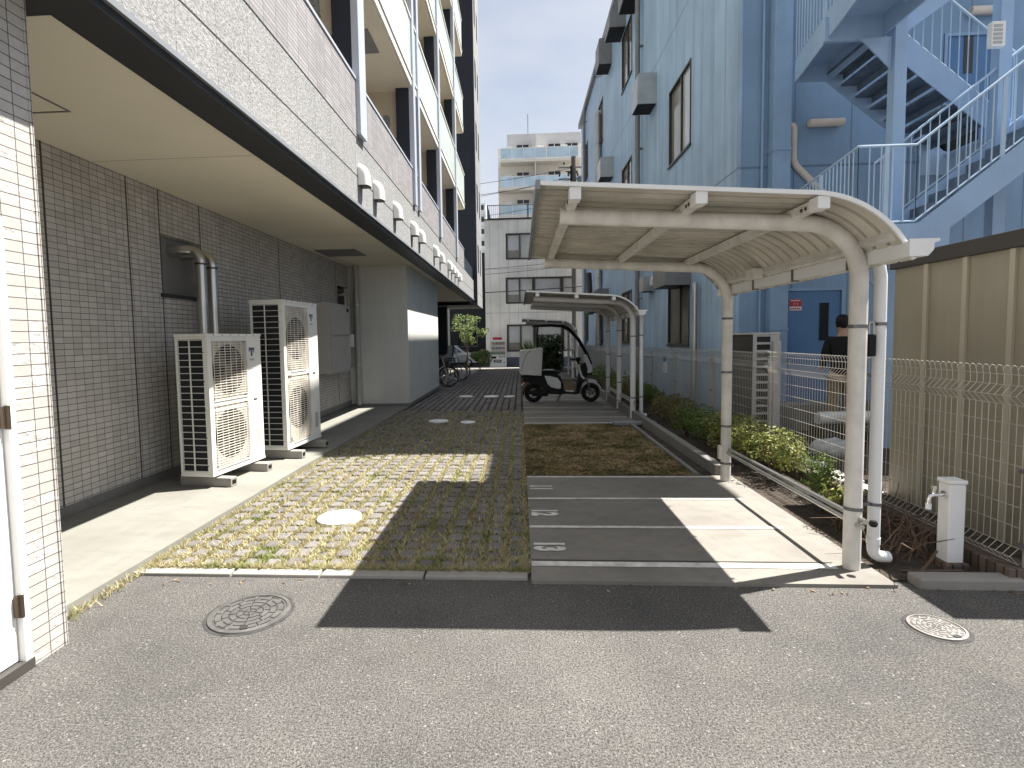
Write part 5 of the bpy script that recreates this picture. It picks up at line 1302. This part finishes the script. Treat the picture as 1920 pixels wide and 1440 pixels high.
# ------------------------------------------------------------------ bicycles
def bicycle(label, loc, rz, basket=False, seat=False, light=False):
    t = thing('bicycle', label, 'bicycle', loc, rz, 'bicycles under the far soffit'); R = 0.335
    for xc in (0.0, 1.08):
        w = MB().torus((xc, 0, R), R-.017, .018, 'y', 40, 6).obj('wheel', 'rubber', t, local=True, smooth=True)
        m = MB(); m.torus((xc, 0, R), R-.04, .008, 'y', 36, 5); m.cyl((xc, -.045, R), (xc, .045, R), .018, 10)
        for k in range(20):
            a = 2*pi*k/20; m.tube([(xc+.016*cos(a+.8), .02*(-1)**k, R+.016*sin(a+.8)), (xc+(R-.04)*cos(a), 0, R+(R-.04)*sin(a))], .0016, 3, cap=False)
        m.obj('rim', 'chrome', w, local=True)
        m = MB(); a0 = 20 if xc == 0 else -10; pts = [(xc+(R+.022)*cos(radians(a)), R+(R+.022)*sin(radians(a))) for a in range(a0+10, a0+190, 10)]
        for a, b in zip(pts[:-1], pts[1:]): m.quad((a[0], -.022, a[1]), (b[0], -.022, b[1]), (b[0], .022, b[1]), (a[0], .022, a[1]))
        m.obj('mudguard', 'chrome' if light else 'black', t, local=True, smooth=True, fix=False)
    fr = MB(); bb = (0.44, 0, .29); st = (0.30, 0, .74); hd = (0.92, 0, .86); hb_ = (0.96, 0, .72)
    fr.tube([bb, st], .017, 8); fr.tube([hb_, (0.6, 0, .46), bb], .019, 8); fr.tube([(0.90, 0, .90), hb_], .02, 8)
    for s in (-1, 1):
        fr.tube([bb, (0, s*.06, R)], .010, 6); fr.tube([(0.315, 0, .68), (0, s*.06, R)], .009, 6); fr.tube([hb_, (1.0, s*.05, .58), (1.08, s*.05, R)], .012, 6)
    fr.obj('frame', 'steel' if light else 'charcoal', t, local=True, smooth=True)
    m = MB(); m.tube([(0.90, 0, .88), (0.885, 0, 1.0)], .012, 6); m.tube([(0.70, -.27, 1.0), (0.84, -.24, 1.03), (0.89, -.08, 1.01), (0.89, .08, 1.01), (0.84, .24, 1.03), (0.70, .27, 1.0)], .011, 6)
    hb2 = m.obj('handlebar', 'chrome', t, local=True, smooth=True)
    m = MB()
    for s in (-1, 1): m.cyl((0.66, s*.275, .995), (0.77, s*.26, 1.015), .016, 8)
    m.obj('grip', 'rubber', hb2, local=True)
    m = MB(); m.tube([st, (0.285, 0, .82)], .012, 6); m.prism([(.14, -.10), (.14, .10), (.24, .09), (.34, .03), (.42, .02), (.42, -.02), (.34, -.03), (.24, -.09)], 'z', .82, .87); m.obj('saddle', 'black', t, local=True, bevel=.01)
    m = MB(); m.lathe([(0, -.004), (.085, -.004), (.085, .004), (0, .004)], (0.44, -.05, .29), 20, 'y'); m.tube([(0.44, -.06, .29), (0.54, -.07, .15)], .009, 6); m.tube([(0.44, .06, .29), (0.34, .07, .43)], .009, 6); m.box(.50, .58, -.16, -.075, .135, .16); m.box(.30, .38, .075, .16, .42, .445)
    m.obj('crank', 'alloy', t, local=True)
    m = MB(); m.tube([(-.05, .07, R), (-.12, .09, .02)], .008, 6); m.tube([(-.05, -.07, R), (-.12, -.09, .02)], .008, 6); m.tube([(-.12, -.09, .02), (-.12, .09, .02)], .008, 6); m.obj('stand', 'alloy', t, local=True)
    if basket:
        m = MB()
        for k in range(7):
            f = k/6
            for z in (0.68, .76, .84, .93): m.box(.98, 1.30, -.17, -.166, z, z+.006) if k == 0 else None
            m.tube([(.98+.30*f, -.15, .68), (.98+.32*f, -.18, .94)], .004, 4); m.tube([(.98+.30*f, .15, .68), (.98+.32*f, .18, .94)], .004, 4)
        m.tube([(.98, -.18, .94), (1.30, -.18, .94), (1.30, .18, .94), (.98, .18, .94), (.98, -.18, .94)], .007, 6)
        for z in (.70, .78, .86): m.tube([(.98, -.16, z), (1.29, -.165, z), (1.29, .165, z), (.98, .16, z), (.98, -.16, z)], .004, 4)
        m.quad((.98, -.15, .68), (1.28, -.15, .68), (1.28, .15, .68), (.98, .15, .68)); m.obj('basket', 'charcoal', t, local=True)
    if seat:
        c = MB(); c.prism([(-.18, .80), (.12, .80), (.14, .90), (-.08, .93), (-.14, 1.30), (-.24, 1.42), (-.31, 1.36), (-.26, 1.05)], 'y', -.19, .19); cs = c.obj('child_seat', 'black', t, local=True, bevel=.03)
        m = MB()
        for s in (-1, 1): m.prism([(-.2, .82), (.10, .80), (.12, .98), (-.06, 1.08), (-.10, 1.36), (-.26, 1.36)], 'y', min(s*.2, s*.225), max(s*.2, s*.225)); m.tube([(.05, s*.19, .8), (.02, s*.15, .45)], .03, 6)
        m.obj('side_shell', 'ductgrey', cs, local=True, bevel=.02)
    return t
zb = 0.065
bicycle('bicycle nearest the plaster wall with a pale mudguard', (-3.42, 17.35, gz(17.3)+zb), 0.06, basket=True, light=True)
bicycle('dark bicycle just behind the pale mudguard one', (-3.48, 18.1, gz(18.1)+zb), -0.05, basket=True)
bicycle('dark bicycle carrying a black child seat', (-2.62, 18.9, gz(18.9)+zb), pi+0.1, seat=True)
bicycle('dark bicycle beyond the child seat', (-3.38, 19.9, gz(19.9)+zb), 0.05)
bicycle('farthest dark bicycle next to the bright shrub', (-3.36, 21.0, gz(21)+zb), -0.04, basket=True)

# ------------------------------------------------------------------ far end plants
def tree(x, y, z, h, label):
    t = thing('tree', label, 'tree', (x, y, z)); rnd = random.Random(8); b = MB(); f = MB(); tips = []
    b.tube([(x, y, z), (x+.02, y, z+.7), (x+.03, y+.02, z+1.05)], [0.06, 0.05, 0.045], 8)
    for k in range(7):
        a = k*0.9+rnd.random(); q = rnd.uniform(.35, .75); zt = z+h*rnd.uniform(.62, .96)
        p1 = (x+cos(a)*q*.4, y+sin(a)*q*.4, z+1.05+(zt-z-1.05)*.5); p2 = (x+cos(a)*q, y+sin(a)*q, zt)
        b.tube([(x+.03, y+.02, z+1.0), p1, p2], [0.032, 0.02, 0.006], 6); tips += [p1, p2]
        for _ in range(2):
            p3 = (p2[0]+rnd.uniform(-.35, .35), p2[1]+rnd.uniform(-.3, .3), p2[2]+rnd.uniform(-.35, .2)); b.tube([p1, p3], [0.012, 0.004], 5); tips.append(p3)
    b.obj('trunk', 'bark', t, smooth=True)
    for p in tips: leaves(f, p, (.30, .30, .20), 55, .11, shell=0.2, rnd=rnd)
    f.obj('crown', 'leafpale', t, fix=False)
tree(-2.98, 30.2, gz(30.2), 3.3, 'small pale leaved tree at the far corner of the apartment block')
shrub(-2.18, 29.4, .60, 1.15, 'leafpale', 'bright rounded shrub below the small tree', 2200, .11, group='plants at the far end')
H = thing('hedge', 'dark glossy hedge block behind the scooter seat', 'hedge', (1.45, 27.6, gz(27.6))); m = MB(); rnd = random.Random(4)
for i in range(5):
    for j in range(5): leaves(m, (0.98+i*.26, 27.5+rnd.uniform(-.2, .2), gz(27)+.25+j*.35), (.24+rnd.uniform(-.03, .06), .35, .25+rnd.uniform(-.03, .06)), 130, .15, shell=.4, rnd=rnd)
m.obj('foliage', 'leafdark', H, fix=False)
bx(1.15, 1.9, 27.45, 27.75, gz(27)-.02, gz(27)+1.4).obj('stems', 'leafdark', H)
H = thing('spiky_plant', 'green spiky leaved plant rising behind the scooter cargo box', 'plant', (.55, 26.8, gz(26.8))); m = MB(); rnd = random.Random(14)
for _ in range(150):
    a = rnd.random()*6.28; q = rnd.uniform(.1, .62); hh = rnd.uniform(.95, 1.72); x, y, z = .55+rnd.uniform(-.22, .22), 26.8+rnd.uniform(-.15, .15), gz(26.8)
    nx, ny = -sin(a)*.022, cos(a)*.022
    m.quad((x-nx, y-ny, z), (x+nx, y+ny, z), (x+cos(a)*q*.5+nx, y+sin(a)*q*.5+ny, z+hh*.7), (x+cos(a)*q, y+sin(a)*q, z+hh))
m.obj('blades', 'leafpale', H, fix=False)

# ------------------------------------------------------------------ vending machine
V = thing('vending_machine', 'white drinks vending machine with a red topper against the white building', 'vending machine', (-1.43, 35.3, -.40)); vx0, vx1, vy, vz = -1.99, -0.90, 35.25, -.38
bx(vx0, vx1, vy, vy+.7, vz, vz+1.80).obj('body', 'bikewhite', V, bevel=.02)
bx(vx0+.06, vx1-.06, vy-.012, vy-.001, vz+.80, vz+1.74).obj('display_window', 'glasspale', V)
cols_ = [(0.10, .22, .12), (.30, .32, .36), (.35, .05, .05), (.12, .20, .34), (.42, .36, .16), (.2, .2, .22)]
for k in range(6): M['can%d' % k] = pm('drink can %d' % k, cols_[k], .3, var=.05, bump=0)
rnd = random.Random(2)
for r_ in range(3):
    sh = bx(vx0+.08, vx1-.08, vy-.03, vy-.013, vz+.83+r_*.31, vz+.85+r_*.31).obj('shelf', 'signwhite', V)
    for c in range(9):
        x = vx0+.14+c*.10; MB().cyl((x, vy-.032, vz+.86+r_*.31), (x, vy-.032, vz+1.03+r_*.31), .036, 8).obj('drink', 'can%d' % ((rnd.randrange(6) if r_ else rnd.choice((0, 5)))), sh)
bx(vx0+.10, vx0+.42, vy-.012, vy-.001, vz+.58, vz+.72).obj('coin_panel', 'black', V)
m = MB(); m.box(vx0+.64, vx0+.70, vy-.014, vy-.001, vz+.62, vz+.76); m.box(vx0+.78, vx0+.84, vy-.014, vy-.001, vz+.64, vz+.72); m.box(vx0+.90, vx0+1.0, vy-.014, vy-.001, vz+.68, vz+.74); m.obj('coin_slot', 'black', V)
d = bx(vx0+.24, vx0+.76, vy-.012, vy-.001, vz+.32, vz+.50).obj('delivery_flap', 'black', V); bx(vx0+.30, vx0+.70, vy-.016, vy-.0125, vz+.40, vz+.44).obj('flap_strip', 'signwhite', d)
bx(vx0+.92, vx0+.98, vy-.012, vy-.001, vz+.30, vz+.37).obj('coin_return', 'black', V)
bx(vx0+.20, vx0+.80, vy+.1, vy+.5, vz+1.801, vz+1.97).obj('topper', 'red', V, bevel=.02)

# ------------------------------------------------------------------ white building across the street
Wb = thing('white_building', 'white ribbed three storey building with bronze windows and a black roof railing', 'building', (2, 38, -.4)); wy = 36.0
wz = 9.30
wn = [(-0.86, 3.75, .62, 2.42), (-0.90, 3.75, 3.80, 5.52), (-0.86, 3.75, 6.70, 8.40)]
m = MB(); wallholes(m, 'y', wy, .10, -2.27, 7.0, .25, wz, wn)
m.quad((-2.27, wy, .25), (-2.27, wy+9, .25), (-2.27, wy+9, wz), (-2.27, wy, wz)); m.quad((-2.27, wy, wz), (7, wy, wz), (7, wy+9, wz), (-2.27, wy+9, wz))
m.obj('wall', 'whiteclad', Wb, fix=False)
M['basegrey'] = pm('blue grey base', (.10, .115, .15), .6)
bx(-2.30, 7.0, wy-.03, wy+9, -.5, .249).obj('base_band', 'basegrey', Wb)
for (a, b, c, d) in wn:
    f = MB(); f.box(a, b, wy-.03, wy+.09, c, c+.09); f.box(a, b, wy-.03, wy+.09, d-.09, d)
    xs = [a+.05, a+.05+.88, a+.05+1.80, a+.05+1.95, a+.05+3.75, b-.05]
    for x, w_ in ((a+.05, .05), (a+.93, .035), (a+1.83, .09), (a+3.70, .09), (b-.05, .05)): f.box(x-w_, x+w_, wy-.028, wy+.089, c+.09, d-.09)
    w = f.obj('window', 'framebrown', Wb)
    for (xa, xb, mt) in ((a+.10, a+.895, 'glassgrey'), (a+.965, a+1.74, 'glasspale'), (a+1.92, a+3.61, 'glassgrey'), (a+3.79, b-.10, 'glasspale')):
        p = bx(xa+.002, xb-.002, wy+.05, wy+.06, c+.091, d-.091).obj('pane', mt, w)
        if mt == 'glassgrey': bx(xa+.05, xb-.05, wy+.0455, wy+.0495, c+.6, d-.13).obj('blind', 'glassblindglare', p)
m = MB()
m.tube([(-2.05, wy+.25, wz+1.0), (7, wy+.25, wz+1.0)], .03, 6); m.tube([(-2.05, wy+.25, wz+.15), (7, wy+.25, wz+.15)], .02, 6); m.tube([(-2.05, wy+.25, wz+1.0), (-2.05, wy+8, wz+1.0)], .03, 6)
x = -2.05
while x < 6.9: m.box(x-.008, x+.008, wy+.242, wy+.258, wz, wz+1.0); x += .13
for k in range(40): m.box(-2.058, -2.042, wy+.4+k*.18, wy+.416+k*.18, wz, wz+1.0)
for x in (-2.05, .62, 3.3, 5.9): m.box(x-.035, x+.035, wy+.21, wy+.29, wz, wz+1.03)
m.obj('roof_railing', 'charcoal', Wb)
bx(-2.33, 7.0, wy-.06, wy+.15, wz+.001, wz+.07).obj('parapet_cap', 'charcoal', Wb)
# ------------------------------------------------------------------ apartment tower behind
Tw = thing('apartment_tower', 'tall beige apartment tower with pale blue balcony panels and a roof antenna', 'building', (2, 64, -.4)); ty = 60.0
bx(-2.2, 7.2, ty+1.5, ty+14, -.4, 22.6).obj('wall', 'towerwall', Tw)
bx(-1.2, 7.0, ty+1.8, ty+13, 22.601, 24.2).obj('penthouse', 'towergrey', Tw)
bx(-1.3, 7.1, ty+1.7, ty+13.1, 22.61, 22.9).obj('cornice', 'slabedge', Tw)
for k in range(8):
    z = 20.9-3.0*k
    b = bx(-2.2+(.3 if k == 0 else 0), 6.8, ty, ty+1.49, z-.28, z).obj('balcony', 'slabedge', Tw)
    gp = MB(); x = -1.85
    while x < 6.2: gp.box(x, min(x+1.18, 6.5), ty+.03, ty+.06, z+.10, z+1.15); x += 1.24
    gp.obj('panel', 'panelblue', b)
    m = MB(); m.box(-1.9, 6.55, ty+.02, ty+.07, z+1.16, z+1.22); m.box(-1.9, 6.55, ty+.02, ty+.07, z+.02, z+.09)
    x = -1.87
    while x < 6.6: m.box(x-.03, x+.03, ty+.02, ty+.07, z+.09, z+1.16); x += 1.24
    m.obj('handrail', 'white', b)
    for x in (1.9,): bx(x-.06, x+.06, ty+.1, ty+1.49, z+.001, z+2.7).obj('divider', 'towergrey', b)
    for x in (-.1, 3.4, 5.3):
        w = bx(x, x+1.3, ty+1.46, ty+1.499, z+.1, z+2.0).obj('window', 'glassdark', Tw); bx(x+.62, x+.68, ty+1.44, ty+1.459, z+.1, z+2.0).obj('frame', 'white', w)
    for x in (-1.4, 2.2, 4.75): MB().box(x, x+.7, ty+1.1, ty+1.4, z+1.35, z+1.75).obj('wall_unit', 'white', b)
MB().tube([(1.2, ty+4, 24.2), (1.2, ty+4, 27.2)], .05, 6).obj('antenna', 'ductgrey', Tw)
# distant tower and dark street front
D_ = thing('distant_tower', 'hazy blue grey high rise far beyond the alley', 'building', (-9, 150, -.4))
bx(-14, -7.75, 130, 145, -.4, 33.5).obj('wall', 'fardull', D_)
for k in range(11):
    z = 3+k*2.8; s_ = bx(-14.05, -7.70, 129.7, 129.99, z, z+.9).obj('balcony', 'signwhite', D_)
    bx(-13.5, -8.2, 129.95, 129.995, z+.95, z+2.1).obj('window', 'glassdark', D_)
Dk = thing('dark_shop', 'dark fronted low building behind the small tree', 'building', (-6, 41, -.4))
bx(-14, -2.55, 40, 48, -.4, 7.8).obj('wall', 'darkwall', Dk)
w = bx(-4.6, -3.2, 39.97, 39.999, 1.0, 2.9).obj('window', 'glassdark', Dk); m = MB(); m.box(-4.65, -3.15, 39.93, 39.96, .93, .99); m.box(-4.65, -3.15, 39.93, 39.96, 2.91, 2.97); m.box(-3.2, -3.14, 39.931, 39.961, .99, 2.91); m.obj('frame', 'ductgrey', w)
t = thing('pale_side_building', 'narrow pale wall seen through the parking bay opening', 'building', (-6, 33.5, -.4)); bx(-7.6, -4.75, 33.2, 36.5, -.4, 6).obj('wall', 'plaster', t)
# ------------------------------------------------------------------ white car on the street
Cc = thing('white_car', 'small white hatchback parked on the street behind the bicycles', 'car', (-4.6, 37.6, -.4)); cx0 = -6.3; cz = -.40; cy0, cy1 = 37.0, 38.55
def cp(p): return [(cx0+x, cz+z) for x, z in p]
MB().prism(cp([(0, .35), (.05, .75), (.2, .9), (.62, 1.40), (.9, 1.47), (1.9, 1.45), (2.5, .98), (3.2, .86), (3.42, .70), (3.45, .32), (3.2, .24), (.2, .24)]), 'y', cy0, cy1).obj('body', 'carwhite', Cc, bevel=.05)
for a, b in ((cy0-.006, cy0-.001), (cy1+.001, cy1+.006)):
    MB().prism(cp([(.42, .95), (.72, 1.34), (1.25, 1.38), (1.25, .95)]), 'y', a, b).obj('side_window', 'carglass', Cc); MB().prism(cp([(1.32, .95), (1.32, 1.38), (1.85, 1.36), (2.30, .98)]), 'y', a, b).obj('side_window', 'carglass', Cc)
m = MB(); m.quad((cx0+1.98, cy0+.15, cz+1.40), (cx0+1.98, cy1-.15, cz+1.40), (cx0+2.50, cy1-.1, cz+1.0), (cx0+2.50, cy0+.1, cz+1.0)); m.xf(Matrix.Translation((.02, 0, .02))); m.obj('windscreen', 'carglass', Cc, fix=False)
for xw in (.62, 2.75):
    for y0 in (cy0+.06, cy1-.06):
        w = MB().torus((cx0+xw, y0, cz+.28), .20, .08, 'y', 24, 8).obj('wheel', 'rubber', Cc, smooth=True); MB().lathe([(0, -.05), (.17, -.04), (.17, .04), (0, .05)], (cx0+xw, y0, cz+.28), 18, 'y').obj('rim', 'alloy', w)
for y0 in (cy0+.18, cy1-.18): MB().lathe([(0, .03), (.10, .02), (.12, -.02)], (cx0+3.40, y0, cz+.66), 16, 'x').obj('headlight', 'signwhite', Cc, smooth=True)
# ------------------------------------------------------------------ utility pole and cables
U = thing('utility_pole', 'dark concrete utility pole with transformer cans beside the blue factory', 'utility pole', (3.42, 34.2, -.4))
MB().cyl((3.42, 34.2, -.4), (3.42, 34.2, 12.6), .155, 14).obj('pole', 'pole', U, smooth=True)
m = MB()
for z in (11.2, 11.9): m.box(2.5, 4.3, 34.12, 34.2, z, z+.09)
m.obj('crossarm', 'ductgrey', U)
for i in range(7): MB().lathe([(0, -.09), (.05, -.07), (.06, 0), (.05, .07), (0, .09)], (2.55+i*.28, 34.16, 11.5+.7*(i % 2)), 10).obj('insulator', 'framebrown', U)
for z in (10.4, 11.0): MB().lathe([(0, .35), (.22, .33), (.24, -.3), (0, -.33)], (3.85, 34.0, z), 14).obj('transformer', 'ductgrey', U, smooth=True)
m = MB(); m.box(3.2, 3.3, 33.95, 34.05, 9.2, 12.0); m.obj('junction', 'black', U)
cb = [((3.3, 34.1, 11.9), (-14, 33, 10.6), .5, 'top'), ((3.3, 34.1, 11.2), (-14, 33, 10.0), .5, 'second'), ((2.9, 34.1, 11.3), (-14, 33, 9.4), .5, 'third'), ((3.3, 34.0, 9.9), (-14, 33, 8.3), .4, 'fourth'), ((3.3, 34.0, 6.25), (-14, 33, 5.7), .3, 'fifth'), ((3.3, 34.0, 5.95), (-14, 33, 5.3), .3, 'sixth'), ((9.0, 34.0, 5.0), (-14, 33, 4.3), .3, 'lowest and thickest')]
for a, b, sg_, nm in cb:
    m = MB(); pts = [tuple(a[i]+(b[i]-a[i])*k/16 - (sg_*4*(k/16)*(1-k/16) if i == 2 else 0) for i in range(3)) for k in range(17)]
    m.tube(pts, .028 if nm.startswith('low') else .014, 5)
    tag(m.obj('overhead_cable', 'cable'), '%s black overhead cable crossing in front of the white building' % nm, 'cable', 'overhead cables across the street')

# ------------------------------------------------------------------ person behind the fence (seen from behind)
def skin(name, mat, nodes, edges, parent=None, lv=2, z0=(0, 0, 0)):
    me = bpy.data.meshes.new(name); keys = list(nodes); ix = {k: i for i, k in enumerate(keys)}
    me.from_pydata([nodes[k][:3] for k in keys], [(ix[a], ix[b]) for a, b in edges], []); o = bpy.data.objects.new(name, me); COL.objects.link(o)
    o.modifiers.new('skin', 'SKIN'); me.skin_vertices[0].data[0].use_root = True
    for k in keys:
        r_ = nodes[k][3]; me.skin_vertices[0].data[ix[k]].radius = r_ if isinstance(r_, tuple) else (r_, r_)
    s_ = o.modifiers.new('sub', 'SUBSURF'); s_.levels = lv; s_.render_levels = lv
    dg = bpy.context.evaluated_depsgraph_get(); m2 = bpy.data.meshes.new_from_object(o.evaluated_get(dg)); bpy.data.objects.remove(o)
    m2.name = name; m2.materials.clear(); m2.materials.append(M[mat])
    for p in m2.polygons: p.use_smooth = True; p.material_index = 0
    o = bpy.data.objects.new(name, m2); COL.objects.link(o)
    if parent is not None: o.parent = parent
    return o
Pn = thing('person', 'person in a black shirt and khaki trousers seen from behind near the blue door', 'person', (4.83, 8.40, 0.0), radians(-12))
hs = {'pel': (0, 0, .96, (.15, .11)), 'wst': (0, .01, 1.12, (.14, .10)), 'chest': (0, .01, 1.33, (.165, .115)), 'neck0': (0, .015, 1.49, (.09, .075)), 'neck': (0, .03, 1.56, .058), 'jaw': (0, .055, 1.63, (.066, .078)), 'head': (0, .05, 1.71, (.078, .096)), 'crown': (0, .045, 1.775, (.062, .075))}
ed = [('pel', 'wst'), ('wst', 'chest'), ('chest', 'neck0'), ('neck0', 'neck'), ('neck', 'jaw'), ('jaw', 'head'), ('head', 'crown')]
hs['nose'] = (0, .155, 1.665, .014); ed.append(('jaw', 'nose'))
for s, q in ((-1, 'l'), (1, 'r')):
    hs.update({'ear'+q: (s*.086, .04, 1.675, .014), 'sh'+q: (s*.175, .01, 1.44, .062), 'el'+q: (s*.235, .0, 1.14, .045), 'wr'+q: (s*.20, .20, 1.02, .030), 'pm'+q: (s*.19, .27, 1.0, .034), 'hip'+q: (s*.095, 0, .90, .098), 'kn'+q: (s*.105, .02, .50, .062), 'an'+q: (s*.11, -.01, .09, .042), 'toe'+q: (s*.125, .15, .04, .038)})
    ed += [('jaw', 'ear'+q), ('chest', 'sh'+q), ('sh'+q, 'el'+q), ('el'+q, 'wr'+q), ('wr'+q, 'pm'+q), ('pel', 'hip'+q), ('hip'+q, 'kn'+q), ('kn'+q, 'an'+q), ('an'+q, 'toe'+q)]
    for k, (dx, L) in enumerate(((-.028, .062), (-.010, .078), (.009, .074), (.027, .058))):
        b = hs['pm'+q]; hs['f%s%da' % (q, k)] = (b[0]+dx, b[1]+.045, b[2]+.006, .0095); hs['f%s%db' % (q, k)] = (b[0]+dx*1.15, b[1]+.045+L*.6, b[2]-.012, .0085); hs['f%s%dc' % (q, k)] = (b[0]+dx*1.1, b[1]+.045+L*.8, b[2]-.040, .0075)
        ed += [('pm'+q, 'f%s%da' % (q, k)), ('f%s%da' % (q, k), 'f%s%db' % (q, k)), ('f%s%db' % (q, k), 'f%s%dc' % (q, k))]
    hs['t%sa' % q] = (b[0]-s*.036, b[1]-.005, b[2]+.002, .011); hs['t%sb' % q] = (b[0]-s*.052, b[1]+.035, b[2]-.012, .009); ed += [('pm'+q, 't%sa' % q), ('t%sa' % q, 't%sb' % q)]
skin('body', 'skin', hs, ed, Pn)
g_ = 1.16
skin('shirt', 'shirt', {'pel': (0, 0, .86, (.20, .16)), 'wst': (0, .01, 1.12, (.178, .135)), 'chest': (0, .01, 1.33, (.195, .145)), 'nk': (0, .012, 1.475, (.115, .095)), 'shl': (-.18, .01, 1.43, .085), 'ell': (-.238, 0, 1.15, .066), 'wrl': (-.21, .16, 1.04, .048), 'shr': (.18, .01, 1.43, .085), 'elr': (.238, 0, 1.15, .066), 'wrr': (.21, .16, 1.04, .048)}, [('pel', 'wst'), ('wst', 'chest'), ('chest', 'nk'), ('chest', 'shl'), ('shl', 'ell'), ('ell', 'wrl'), ('chest', 'shr'), ('shr', 'elr'), ('elr', 'wrr')], Pn)
skin('trousers', 'khaki', {'pel': (0, 0, .95, (.175, .145)), 'hl': (-.095, 0, .85, .125), 'kl': (-.108, .015, .50, .088), 'al': (-.112, -.005, .11, .072), 'hr': (.095, 0, .85, .125), 'kr': (.108, .015, .50, .088), 'ar': (.112, -.005, .11, .072)}, [('pel', 'hl'), ('hl', 'kl'), ('kl', 'al'), ('pel', 'hr'), ('hr', 'kr'), ('kr', 'ar')], Pn)
hm = MB().lathe([(0.0, .108), (.035, .104), (.062, .090), (.080, .064), (.089, .030), (.090, -.01), (.086, -.05), (.075, -.085), (.0, -.09)], (0, 0, 0), 24)
hm.xf(Matrix.Translation((0, .030, 1.712)) @ Matrix.Rotation(radians(14), 4, 'X') @ Matrix.Diagonal((1, 1.12, 1, 1))); hm.obj('hair', 'hair', Pn, local=True, smooth=True)
for s in (-1, 1):
    MB().lathe([(0, -.010), (.008, -.006), (.010, 0), (.008, .006), (0, .010)], (s*.032, .140, 1.70), 10).obj('eye', 'signwhite', Pn, local=True, smooth=True)
    skin('shoe', 'black', {'a': (s*.113, -.03, .055, (.05, .05)), 'b': (s*.118, .08, .045, (.052, .04)), 'c': (s*.127, .17, .035, (.045, .03))}, [('a', 'b'), ('b', 'c')], Pn)
